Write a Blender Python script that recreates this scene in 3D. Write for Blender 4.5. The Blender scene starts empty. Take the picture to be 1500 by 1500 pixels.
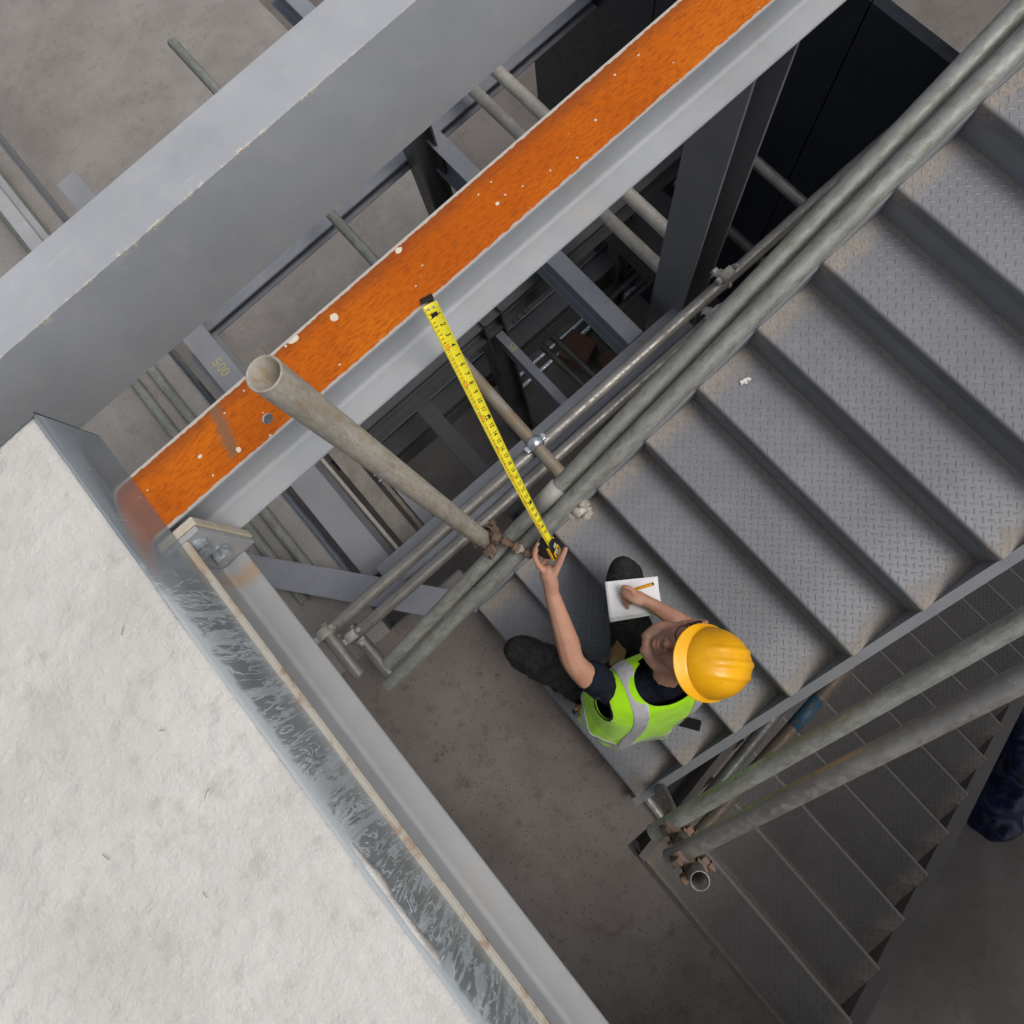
import bpy, bmesh, math, random
from mathutils import Vector, Matrix, noise
R = math.radians
random.seed(7)
sc = bpy.context.scene
COL = sc.collection
CAMZ = 3.42

# ------------------------------------------------------------------ camera, sky, sun, exposure
cam_d = bpy.data.cameras.new('camera'); cam = bpy.data.objects.new('camera', cam_d); COL.objects.link(cam)
cam_d.sensor_width = 36; cam_d.lens = 36*947.36/1500; cam_d.clip_start = .02; cam_d.clip_end = 500
_B = ((0.75041979, -0.65158863, -0.11091616), (-0.66075574, -0.73536086, -0.15048674), (0.01649205, 0.18621671, -0.98237027))
_m = Matrix((_B[0], [-v for v in _B[1]], [-v for v in _B[2]])).transposed().to_4x4()
_m.translation = (0, 0, CAMZ); cam.matrix_world = _m
sc.camera = cam
w = bpy.data.worlds.new('World'); sc.world = w; w.use_nodes = True
wn = w.node_tree.nodes; bg = wn['Background']
sky = wn.new('ShaderNodeTexSky'); sky.sky_type = 'NISHITA'; sky.sun_disc = False
SUN_EL, SUN_AZ = 60, 142
sky.sun_elevation = R(SUN_EL); sky.sun_rotation = R(SUN_AZ)
sky.air_density = 1.0; sky.dust_density = 4.0; sky.ozone_density = .6
hsv = wn.new('ShaderNodeHueSaturation'); hsv.inputs['Saturation'].default_value = .38      # overcast: the whole sky is paler
w.node_tree.links.new(sky.outputs[0], hsv.inputs['Color']); w.node_tree.links.new(hsv.outputs[0], bg.inputs[0]); bg.inputs[1].default_value = .13
sun_d = bpy.data.lights.new('sun', 'SUN'); sun_d.energy = 1.25; sun_d.angle = R(28); sun_d.color = (1, .95, .88)
sun = bpy.data.objects.new('sun', sun_d); COL.objects.link(sun)
_sd = Vector((math.sin(R(SUN_AZ))*math.cos(R(SUN_EL)), math.cos(R(SUN_AZ))*math.cos(R(SUN_EL)), math.sin(R(SUN_EL))))
sun.rotation_euler = _sd.to_track_quat('Z', 'Y').to_euler()
vs = sc.view_settings; vs.view_transform = 'Standard'; vs.look = 'None'; vs.gamma = 1; vs.exposure = .06; vs.use_curve_mapping = False

# ------------------------------------------------------------------ materials
class NG:
    def __init__(s, name):
        s.m = bpy.data.materials.new(name); s.m.use_nodes = True; s.t = s.m.node_tree; s.n = s.t.nodes
        s.b = s.n['Principled BSDF']; s.pos = s.n.new('ShaderNodeNewGeometry').outputs['Position']
        s.tc = s.n.new('ShaderNodeTexCoord')
    def link(s, a, b): s.t.links.new(a, b)
    def put(s, v, sock):
        if isinstance(v, (int, float)): sock.default_value = v
        elif isinstance(v, tuple): sock.default_value = v if len(v) == len(sock.default_value) else (*v, 1)[:len(sock.default_value)]
        else: s.link(v, sock)
    def noise(s, scale, detail=4, rough=.55, vec=None, dist=0):
        n = s.n.new('ShaderNodeTexNoise'); n.inputs['Scale'].default_value = scale; n.inputs['Detail'].default_value = detail
        n.inputs['Roughness'].default_value = rough; n.inputs['Distortion'].default_value = dist
        s.link(vec if vec is not None else s.pos, n.inputs['Vector']); return n.outputs['Fac']
    def vor(s, scale, vec=None, rnd=1, feat='F1'):
        n = s.n.new('ShaderNodeTexVoronoi'); n.feature = feat; n.inputs['Scale'].default_value = scale; n.inputs['Randomness'].default_value = rnd
        s.link(vec if vec is not None else s.pos, n.inputs['Vector']); return n.outputs['Distance'], n.outputs['Color']
    def scalev(s, sx, sy, sz, vec=None):
        n = s.n.new('ShaderNodeMapping'); n.inputs['Scale'].default_value = (sx, sy, sz)
        s.link(vec if vec is not None else s.pos, n.inputs['Vector']); return n.outputs[0]
    def math(s, op, a, b=0, c=0, clamp=False):
        n = s.n.new('ShaderNodeMath'); n.operation = op; n.use_clamp = clamp
        for i, v in enumerate((a, b, c)): s.put(v, n.inputs[i])
        return n.outputs[0]
    def step(s, v, lo, hi, a=0., b=1.):
        n = s.n.new('ShaderNodeMapRange'); n.interpolation_type = 'SMOOTHSTEP'
        s.put(v, n.inputs[0]); s.put(lo, n.inputs[1]); s.put(hi, n.inputs[2]); n.inputs[3].default_value = a; n.inputs[4].default_value = b
        return n.outputs[0]
    def mix(s, f, a, b, mode='MIX'):
        n = s.n.new('ShaderNodeMix'); n.data_type = 'RGBA'; n.blend_type = mode; n.clamp_factor = True
        s.put(f, n.inputs[0]); s.put(a, n.inputs[6]); s.put(b, n.inputs[7]); return n.outputs[2]
    def xyz(s, vec=None):
        n = s.n.new('ShaderNodeSeparateXYZ'); s.link(vec if vec is not None else s.pos, n.inputs[0]); return n.outputs
    def bump(s, h, strength=.3, dist=.002):
        n = s.n.new('ShaderNodeBump'); n.inputs['Strength'].default_value = strength; n.inputs['Distance'].default_value = dist
        if s.b.inputs['Normal'].links: s.link(s.b.inputs['Normal'].links[0].from_socket, n.inputs['Normal'])
        s.link(h, n.inputs['Height']); s.link(n.outputs[0], s.b.inputs['Normal'])
    def out(s, col, rough=.5, metal=0., spec=.5):
        s.put(col, s.b.inputs['Base Color']); s.put(rough, s.b.inputs['Roughness']); s.put(metal, s.b.inputs['Metallic'])
        s.b.inputs['Specular IOR Level'].default_value = spec
        return s.m

def cs(c, k): return tuple(min(1, v*k) for v in c)
def painted(name, col, rough=.5, chips=.0, dust=.35, dustcol=(.3, .28, .25), var=.12, spec=.4):
    g = NG(name)
    n1 = g.noise(2.3, 6, .6); n2 = g.noise(22, 5, .6); n3 = g.noise(160, 3)
    c = g.mix(g.step(n1, .3, .7), cs(col, 1-var), cs(col, 1+var))
    c = g.mix(g.math('MULTIPLY', g.step(n2, .45, .8), dust), c, dustcol)
    c = g.mix(g.step(n3, .66, .74, 0, .25), c, cs(col, 1.5))
    n5 = g.noise(5.5, 8, .7); c = g.mix(g.step(n5, .50, .72, 0, .32), c, cs(dustcol, .9) if dust > .2 else cs(col, .75))
    n6 = g.noise(3.2, 7, .75, g.scalev(2, 1, 1)); c = g.mix(g.step(n6, .56, .70, 0, .22), c, cs(col, .7))
    sv = g.noise(9, 8, .75, g.scalev(1, 6, 1))
    c = g.mix(g.step(sv, .64, .72, 0, .3), c, cs(col, 1.45))
    if chips:
        k = g.noise(30, 6, .7)
        c = g.mix(g.step(k, .80-chips*.1, .815-chips*.1), c, (.22, .09, .03))
    g.bump(g.noise(75, 4), .10, .002); g.bump(n3, .06, .001)
    return g.out(c, g.step(n2, .3, .8, rough-.08, rough+.15), 0, spec)
def tube_mat(name, col, col2, rough=.42, metal=.75, stain=(.16, .13, .09), amt=.5, streak=None):
    g = NG(name)
    n1 = g.noise(7, 6, .65); n2 = g.noise(38, 6, .7); n3 = g.noise(130, 4, .7)
    c = g.mix(g.step(n1, .35, .65), col, col2)
    c = g.mix(g.step(n2, .52, .72, 0, amt), c, stain)
    c = g.mix(g.step(n3, .60, .70, 0, .5), c, cs(col, 1.7))
    if streak:
        sv = g.noise(1, 7, .72, g.scalev(*streak), .4)
        c = g.mix(g.step(sv, .48, .62, 0, .65), c, cs(stain, 1.2)); c = g.mix(g.step(sv, .42, .30, 0, .6), c, cs(col, 1.45))
    g.bump(n2, .25, .002); g.bump(n3, .2, .001)
    return g.out(c, g.step(n2, .35, .7, rough-.06, rough+.28), g.step(n2, .45, .75, metal, metal*.35), .5)
M = {}
M['steel'] = painted('grey_primer_steel', (.235, .243, .262), .48, .25, .22)
M['steel_light'] = painted('pale_grey_primer_steel', (.37, .385, .41), .5, .4, .25, (.5, .46, .38))
M['steel_mid'] = painted('mid_grey_steel', (.33, .335, .345), .5, .3, .3)
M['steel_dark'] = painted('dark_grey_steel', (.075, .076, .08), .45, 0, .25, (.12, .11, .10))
M['steel_col'] = painted('charcoal_column_steel', (.17, .172, .182), .45, 0, .2, (.2, .195, .19))
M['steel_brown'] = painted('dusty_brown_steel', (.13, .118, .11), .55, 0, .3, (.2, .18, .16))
M['steel_blue'] = painted('blue_grey_steel', (.2, .21, .24), .45, 0, .25)
def m_chipped():
    g = NG('pale_steel_with_chipped_edge'); x, y, z = g.xyz()
    col = (.37, .385, .41); n1 = g.noise(1.8, 6, .6); n2 = g.noise(20, 6, .65)
    c = g.mix(g.step(n1, .3, .7), cs(col, .86), cs(col, 1.1)); c = g.mix(g.step(n2, .5, .78, 0, .35), c, (.46, .44, .40)); c = g.mix(g.step(g.noise(4, 8, .72), .54, .72, 0, .35), c, cs(col, .72)); c = g.mix(g.step(g.noise(1, 6, .7, g.scalev(5, 40, 6)), .60, .70, 0, .3), c, (.55, .55, .54))
    sv = g.noise(5, 8, .8, g.scalev(1, 8, 8)); c = g.mix(g.step(sv, .66, .72, 0, .5), c, (.6, .61, .62))
    e = g.math('ADD', g.math('ABSOLUTE', g.math('SUBTRACT', y, 1.327)), g.math('ABSOLUTE', g.math('SUBTRACT', z, 2.12)))
    k = g.math('SUBTRACT', g.noise(24, 8, .75), g.math('MULTIPLY', e, 9.0))
    c = g.mix(g.step(k, .50, .53), c, (.55, .52, .44)); c = g.mix(g.step(k, .57, .60), c, (.30, .14, .05))
    g.bump(g.noise(70, 4), .08, .002)
    return g.out(c, g.step(n2, .3, .8, .42, .6), 0, .4)
M['steel_chipped'] = m_chipped()
def m_edgebeam():
    g = NG('grey_beam_with_tan_rubbed_flange'); x, y, z = g.xyz(); col = (.33, .335, .345)
    n1 = g.noise(2.1, 6, .6); n2 = g.noise(22, 6, .68); n3 = g.noise(6, 8, .72)
    c = g.mix(g.step(n1, .3, .7), cs(col, .88), cs(col, 1.1)); c = g.mix(g.step(n3, .52, .72, 0, .3), c, (.40, .37, .32))
    c = g.mix(g.step(g.noise(70, 4, .7), .64, .72, 0, .5), c, (.5, .5, .5))
    tan = g.mix(g.step(n2, .50, .66), (.42, .38, .31), (.27, .16, .085))
    c = g.mix(g.step(g.math('ADD', z, g.math('MULTIPLY', g.math('SUBTRACT', n2, .5), .012)), 2.103, 2.108, 0, .75), c, tan)
    c = g.mix(g.step(g.math('ADD', g.math('ABSOLUTE', g.math('SUBTRACT', y, .62)), g.math('MULTIPLY', n2, .12)), .055, .10, .55, 0), c, (.36, .22, .10))
    g.bump(n2, .1, .002)
    return g.out(c, .52, 0, .4)
M['steel_edge'] = m_edgebeam()
M['cream_edge'] = painted('cream_rubbed_edge', (.47, .43, .35), .6, .7, .5, (.35, .22, .1))
M['tube_green'] = tube_mat('weathered_green_grey_tube', (.34, .35, .325), (.27, .28, .26), .45, .45, (.17, .155, .12), .4, (18, 60, 40))
M['tube_green2'] = tube_mat('grey_green_floor_tube', (.25, .26, .235), (.18, .19, .17), .5, .35, (.12, .105, .075), .6, (70, 18, 70))
M['tube_grey'] = tube_mat('worn_grey_tube', (.30, .29, .27), (.23, .22, .205), .42, .65, (.15, .12, .09), .5)
M['tube_pale'] = tube_mat('pale_mortar_stained_tube', (.46, .43, .38), (.36, .33, .29), .55, .3, (.24, .19, .13), .5)
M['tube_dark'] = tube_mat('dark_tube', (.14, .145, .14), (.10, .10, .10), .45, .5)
M['tube_rust'] = tube_mat('tan_stained_tube', (.33, .31, .27), (.27, .21, .14), .5, .4, (.3, .17, .07), .55)
M['tube_pole'] = tube_mat('mortar_stained_pole', (.40, .37, .32), (.29, .275, .24), .6, .2, (.24, .18, .10), .6, (95, 95, 14))
M['rust'] = tube_mat('rusty_fitting', (.20, .13, .09), (.14, .10, .08), .7, .2, (.28, .12, .05), .7)
M['zinc'] = tube_mat('bright_zinc_fitting', (.58, .62, .66), (.48, .52, .56), .28, .9, (.3, .32, .33), .25)
M['fitting_blue'] = tube_mat('blue_painted_fitting', (.40, .38, .34), (.34, .31, .27), .6, .1, (.05, .13, .26), .9)
M['fitting_white'] = tube_mat('white_mortar_fitting', (.55, .54, .5), (.4, .39, .37), .6, .1, (.2, .2, .2), .4)
M['tape_wrap'] = tube_mat('grey_wrapped_tape', (.36, .36, .33), (.27, .27, .25), .45, .0, (.2, .19, .17), .5)
M['tube_bluepaint'] = tube_mat('brown_tube_with_blue_paint', (.13, .105, .085), (.16, .125, .10), .5, .3)

def m_slab():
    g = NG('pale_slab_concrete')
    n1 = g.noise(3, 8, .6); n2 = g.noise(18, 8, .65); n3 = g.noise(120, 4)
    c = g.mix(g.step(n1, .3, .7), (.50, .485, .458), (.60, .585, .558))
    c = g.mix(g.step(n2, .5, .72, 0, .6), c, (.41, .395, .37))
    c = g.mix(g.step(n3, .6, .75, 0, .3), c, (.72, .71, .69))
    c = g.mix(g.step(g.noise(1.1, 5, .65), .52, .68, 0, .35), c, (.44, .425, .40))
    d, _ = g.vor(9); n4 = g.noise(60, 4)
    spot = g.step(g.math('ADD', d, g.math('MULTIPLY', n4, .02)), .028, .042, 1, 0)
    c = g.mix(g.math('MULTIPLY', spot, .7), c, (.40, .17, .06))
    d2, _ = g.vor(17)
    dim = g.step(g.math('ADD', d2, g.math('MULTIPLY', n2, .5)), .30, .62)
    g.bump(g.noise(24, 6, .6), .6, .012); g.bump(dim, .38, .006); g.bump(g.noise(120, 5, .7), .7, .0035)
    return g.out(c, .88, 0, .25)
M['slab'] = m_slab()
def m_conc(name, a, b, st, sc_=2., stain=.6):
    g = NG(name)
    n1 = g.noise(sc_, 8, .62); n2 = g.noise(sc_*5, 8, .7); n3 = g.noise(95, 4, .7); n4 = g.noise(1.1, 5, .6)
    c = g.mix(g.step(n1, .32, .68), a, b)
    c = g.mix(g.step(n2, .50, .74, 0, stain), c, st)
    c = g.mix(g.step(n4, .5, .68, 0, stain*.7), c, st)
    c = g.mix(g.step(n3, .57, .70, 0, .5), c, cs(b, 1.35))
    d, _ = g.vor(38)
    c = g.mix(g.step(d, .10, .17, .8, 0), c, cs(st, .5))
    g.bump(n3, .5, .003); g.bump(n2, .3, .005)
    return g.out(c, .85, 0, .3)
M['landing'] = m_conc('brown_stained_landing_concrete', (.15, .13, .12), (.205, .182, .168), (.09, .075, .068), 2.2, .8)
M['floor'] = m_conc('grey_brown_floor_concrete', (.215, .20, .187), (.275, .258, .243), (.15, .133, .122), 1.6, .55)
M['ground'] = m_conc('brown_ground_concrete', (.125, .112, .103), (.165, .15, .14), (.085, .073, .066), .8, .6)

def m_rustflange():
    g = NG('orange_rust_top_flange')
    x, y, z = g.xyz()
    n1 = g.noise(2.6, 6, .6); n2 = g.noise(150, 5, .75, g.scalev(.28, 1, 1)); n3 = g.noise(14, 6, .65)
    c = g.mix(g.step(n1, .35, .65), (.46, .098, .005), (.56, .140, .007))
    c = g.mix(g.step(n2, .44, .68, 0, .7), c, (.22, .045, .008))
    c = g.mix(g.step(n3, .54, .74, 0, .3), c, (.22, .045, .008)); c = g.mix(g.step(g.noise(1.7, 5, .6), .5, .68, 0, .3), c, (.27, .05, .008))
    n5 = g.noise(5, 5, .6)
    edge_dark = g.step(g.math('ADD', y, g.math('MULTIPLY', n5, .05)), .852, .897, 0, .6)
    c = g.mix(edge_dark, c, (.17, .045, .016))
    # coupler imprint: a worn grey-brown strip across the flange
    ax = g.math('ADD', g.math('MULTIPLY', x, .97), g.math('MULTIPLY', y, -.24))
    d = g.math('ABSOLUTE', g.math('SUBTRACT', ax, -.518))
    imp = g.math('MULTIPLY', g.step(g.math('ADD', d, g.math('MULTIPLY', g.noise(55, 6, .75), .034)), .022, .038, .75, 0), g.step(y, .742, .752))
    c = g.mix(imp, c, (.17, .115, .07))
    # white spatter
    dv, cv = g.vor(46); cr = g.xyz(cv)[0]
    dv = g.math('ADD', dv, g.math('MULTIPLY', g.math('SUBTRACT', g.noise(170, 3), .5), .22))
    sp = g.math('MULTIPLY', g.step(dv, .09, .15, 1, 0), g.step(cr, .76, .78))
    c = g.mix(sp, c, (.62, .55, .45))
    dv2, cv2 = g.vor(7.5); cr2 = g.xyz(cv2)[1]
    dd = g.math('ADD', dv2, g.math('MULTIPLY', g.noise(60, 3), .05))
    sp2 = g.math('MULTIPLY', g.step(dd, .075, .095, 1, 0), g.step(cr2, .80, .82))
    c = g.mix(sp2, c, (.70, .62, .50))
    for bx, by, br, el in ((.013, .841, .0085, 1.), (-.088, .866, .0075, .6), (-.335, .752, .0065, 1.3), (.22, .862, .006, .8), (-.41, .80, .004, 1.), (.45, .79, .004, 1.), (-.20, .79, .0045, 1.)):
        ex = g.math('MULTIPLY', g.math('SUBTRACT', x, bx), el); ey = g.math('SUBTRACT', y, by)
        dr = g.math('SQRT', g.math('ADD', g.math('MULTIPLY', ex, ex), g.math('MULTIPLY', ey, ey)))
        c = g.mix(g.step(g.math('ADD', dr, g.math('MULTIPLY', g.math('SUBTRACT', g.noise(90, 3), .5), .008)), br, br+.0015, 1, 0), c, (.66, .58, .46))
    # grey primer lapped over both edges
    e = g.math('MINIMUM', g.math('SUBTRACT', .878, y), g.math('ADD', g.math('SUBTRACT', y, .722), .0045))
    en = g.math('ADD', e, g.math('MULTIPLY', g.math('SUBTRACT', g.noise(45, 6, .7), .5), .012))
    c = g.mix(g.step(en, .0075, .0095, 1, 0), c, (.45, .42, .375))
    g.bump(n2, .35, .0015)
    return g.out(c, .85, 0, .12)
M['rustflange'] = m_rustflange()

def m_trim():
    g = NG('galvanised_trim_with_cement_runs')
    x, y, z = g.xyz()
    base = g.mix(g.step(g.noise(4, 5), .3, .7), (.29, .33, .36), (.40, .44, .47))
    v = g.scalev(8, 34, 4.5)
    n = g.noise(1., 7, .62, v, 1.2); n2 = g.noise(26, 6, .7)
    k = g.math('ADD', g.math('MULTIPLY', n, .75), g.math('MULTIPLY', n2, .25))
    lim = g.step(g.math('ADD', y, g.math('MULTIPLY', g.noise(9, 4), .16)), .60, .70, .515, .70)
    run = g.step(k, lim, g.math('ADD', lim, .03))
    fine = g.step(g.noise(1., 5, .7, g.scalev(30, 140, 12)), .62, .7, 0, .35)
    rn = g.noise(1., 6, .6, g.scalev(8, 30, 5.5), 1.6)
    ridge = g.step(g.math('ABSOLUTE', g.math('SUBTRACT', rn, .5)), .006, .03, 1, 0)
    ridge = g.math('MULTIPLY', ridge, g.step(g.math('ADD', y, g.math('MULTIPLY', g.noise(9, 4), .16)), .60, .70, 1, 0))
    topb = g.math('MULTIPLY', g.step(g.math('ADD', z, g.math('MULTIPLY', n2, .09)), 2.30, 2.335), g.step(y, .45, .6, .85, .1))
    run = g.math('MAXIMUM', g.math('MAXIMUM', g.math('MULTIPLY', run, .55), ridge), g.math('MAXIMUM', fine, topb))
    c = g.mix(run, base, (.43, .465, .485))
    far = g.step(y, .55, .68)
    g.bump(g.noise(50, 4), .08, .002); g.bump(run, .25, .0015)
    return g.out(c, g.math('ADD', g.step(run, 0, 1, .0, .45), g.math('SUBTRACT', .42, g.math('MULTIPLY', far, .24))), g.step(run, 0, 1, .62, .1), .5)
M['trim'] = m_trim()
def m_trim2():
    g = NG('plain_galvanised_edge_trim')
    n = g.noise(1, 7, .7, g.scalev(6, 22, 6))
    c = g.mix(g.step(n, .5, .62, 0, .4), (.30, .33, .36), (.42, .45, .47))
    return g.out(c, g.step(n, .5, .62, .3, .42), .8, .5)
M['trim2'] = m_trim2()

def m_tread(name, dirtamt, base=(.175, .182, .202), nose=False):
    g = NG(name)
    o = g.tc.outputs['Object']; lx, ly, lz = g.xyz(o)
    n1 = g.noise(2.0, 6, .6); n2 = g.noise(16, 7, .68); n3 = g.noise(170, 4, .7); n4 = g.noise(45, 6, .75)
    c = g.mix(g.step(n1, .3, .7), cs(base, .9), cs(base, 1.1))
    c = g.mix(g.step(n2, .46, .74, 0, .3), c, (.25, .24, .235))
    c = g.mix(g.step(n3, .62, .72, 0, .4), c, cs(base, 1.6))
    # swept grit: collects at both ends and at the back of the tread
    ends = g.math('MINIMUM', ly, g.math('SUBTRACT', 1.167, ly))
    back = g.math('SUBTRACT', .262, lx)
    dd = g.math('ADD', g.math('MINIMUM', g.math('MULTIPLY', ends, 1.05), g.math('MULTIPLY', back, 6.0)), g.math('MULTIPLY', g.math('SUBTRACT', n2, .5), .26))
    k = g.step(dd, .02, .115, dirtamt, 0)
    k = g.math('MULTIPLY', k, g.step(n4, .36, .54, .25, 1))
    gr = g.mix(n3, (.23, .195, .16), (.44, .385, .32))
    c = g.mix(k, c, gr)
    if nose: c = g.mix(g.step(lx, .004, .016, .85, 0), c, (.36, .33, .30))
    d, cv = g.vor(26); cr = g.xyz(cv)[0]
    c = g.mix(g.math('MULTIPLY', g.step(d, .06, .1, 1, 0), g.step(cr, .86, .88)), c, (.08, .065, .05))
    g.bump(n3, .3, .0015)
    return g.out(c, g.step(k, 0, .6, .46, .85), 0, .45)
M['tread'] = m_tread('checker_plate_grey', .75)
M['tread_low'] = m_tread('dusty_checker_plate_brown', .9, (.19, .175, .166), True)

def cloth(name, col, var=.2, sc_=30, rough=.85, bump=.3):
    g = NG(name); n = g.noise(sc_, 6, .65); n2 = g.noise(sc_*.22, 4)
    c = g.mix(g.step(n, .35, .7), cs(col, 1-var), cs(col, 1+var)); g.bump(n, bump, .003); g.bump(n2, bump, .012)
    return g.out(c, rough, 0, .25)
M['trousers'] = cloth('black_work_trousers', (.020, .020, .021), .45)
M['shirt'] = cloth('navy_shirt', (.006, .008, .018), .35)
M['leather'] = cloth('tan_leather', (.30, .185, .10), .3, 18, .7)
M['boot'] = cloth('dark_boot', (.02, .017, .014), .3)
M['hair'] = cloth('short_brown_hair', (.08, .05, .03), .5, 120)
M['sack'] = cloth('dark_blue_plastic_sack', (.006, .012, .045), .5, 12, .35)
def m_vest():
    g = NG('lime_high_visibility_cloth'); n = g.noise(14, 6, .6); n2 = g.noise(38, 7, .75)
    c = g.mix(g.step(n, .35, .7), (.38, .82, .005), (.48, .95, .01))
    c = g.mix(g.step(n2, .66, .74, 0, .55), c, (.06, .12, .01))
    g.bump(n, .25, .01); g.bump(g.noise(400, 2), .15, .0006)
    g.b.inputs['Sheen Weight'].default_value = .2
    return g.out(c, .75, 0, .3)
M['vest'] = m_vest()
def m_reflect():
    g = NG('silver_reflective_band'); n = g.noise(40, 6, .7)
    c = g.mix(g.step(n, .5, .75), (.66, .66, .69), (.46, .46, .49)); g.bump(g.noise(26, 4), .2, .004)
    return g.out(c, .42, .35, .5)
M['reflect'] = m_reflect()
def m_skin():
    g = NG('tanned_skin'); n = g.noise(11, 5); n2 = g.noise(110, 4, .7)
    c = g.mix(g.step(n, .3, .7), (.42, .215, .145), (.50, .275, .195))
    c = g.mix(g.step(n2, .5, .7, 0, .25), c, (.34, .155, .10))
    nf = g.n.new('ShaderNodeVectorMath'); nf.operation = 'DISTANCE'; g.link(g.pos, nf.inputs[0]); nf.inputs[1].default_value = CHIN
    st = g.math('MULTIPLY', g.step(g.math('ADD', nf.outputs['Value'], g.math('MULTIPLY', n2, .02)), .055, .095, .55, 0), g.step(g.noise(330, 2), .3, .6, .6, 1))
    c = g.mix(st, c, (.17, .115, .085))
    g.bump(n2, .15, .001)
    g.b.inputs['Subsurface Weight'].default_value = .12; g.b.inputs['Subsurface Radius'].default_value = (.01, .004, .002); g.b.inputs['Subsurface Scale'].default_value = .5
    return g.out(c, .5, 0, .4)
def m_helmet():
    g = NG('yellow_hard_hat_plastic'); n = g.noise(9, 6, .6); n2 = g.noise(60, 6, .75)
    c = g.mix(g.step(n, .3, .7), (.78, .36, .002), (.90, .45, .004))
    c = g.mix(g.step(n2, .58, .72, 0, .6), c, (.46, .21, .015)); c = g.mix(g.step(g.noise(23, 7, .75), .60, .70, 0, .45), c, (.34, .19, .05))
    sv = g.noise(1, 6, .7, g.scalev(120, 12, 40)); c = g.mix(g.step(sv, .66, .72, 0, .35), c, (.40, .18, .02))
    g.bump(n2, .08, .001)
    return g.out(c, g.step(n2, .4, .7, .3, .5), 0, .5)
def simple(name, col, rough=.5, metal=0., var=.12):
    g = NG(name); n = g.noise(60, 4); c = g.mix(g.step(n, .35, .7), cs(col, 1-var), cs(col, 1+var)); return g.out(c, rough, metal)
M['helmet'] = m_helmet()
M['black'] = simple('black_plastic', (.008, .008, .009), .5)
M['strap'] = simple('black_webbing', (.004, .004, .004), .95)
M['yellow_plastic'] = simple('yellow_plastic', (.72, .42, .01), .4)
M['tape'] = simple('yellow_tape_blade', (.80, .70, .03), .35, 0., .05)
M['print_black'] = simple('black_print', (.02, .02, .01), .5)
M['print_red'] = simple('red_print', (.60, .08, .01), .5)
M['white_print'] = simple('white_print', (.75, .75, .72), .5)
M['lcd'] = simple('pale_grey_label', (.45, .47, .44), .4)
M['paper'] = simple('white_paper', (.80, .80, .82), .8, 0., .02)
M['pencil'] = simple('yellow_pencil', (.75, .36, .01), .4)
M['wood'] = simple('bare_wood', (.5, .33, .17), .7)
M['lead'] = simple('pencil_lead', (.03, .03, .035), .4, .3)
M['chalk'] = simple('yellow_crayon', (.45, .40, .16), .8)
M['lips'] = simple('lips', (.36, .16, .115), .55)
M['eye'] = simple('eye', (.6, .58, .55), .2)
M['wood_plank'] = tube_mat('weathered_scaffold_board', (.26, .235, .205), (.20, .18, .155), .8, .0, (.14, .11, .085), .6)
M['navy_wall'] = painted('navy_hoarding_sheet', (.016, .021, .031), .4, 0, .2, (.03, .03, .035))
M['wire'] = simple('rusty_wire', (.34, .20, .11), .8)
M['grit'] = m_conc('sandy_grit', (.36, .31, .25), (.46, .41, .34), (.25, .2, .16), 9, .4)
M['crumb'] = simple('white_plaster', (.7, .69, .67), .9)
M['brick'] = m_conc('red_brown_block', (.12, .06, .045), (.17, .09, .07), (.08, .045, .035), 6, .5)

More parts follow.
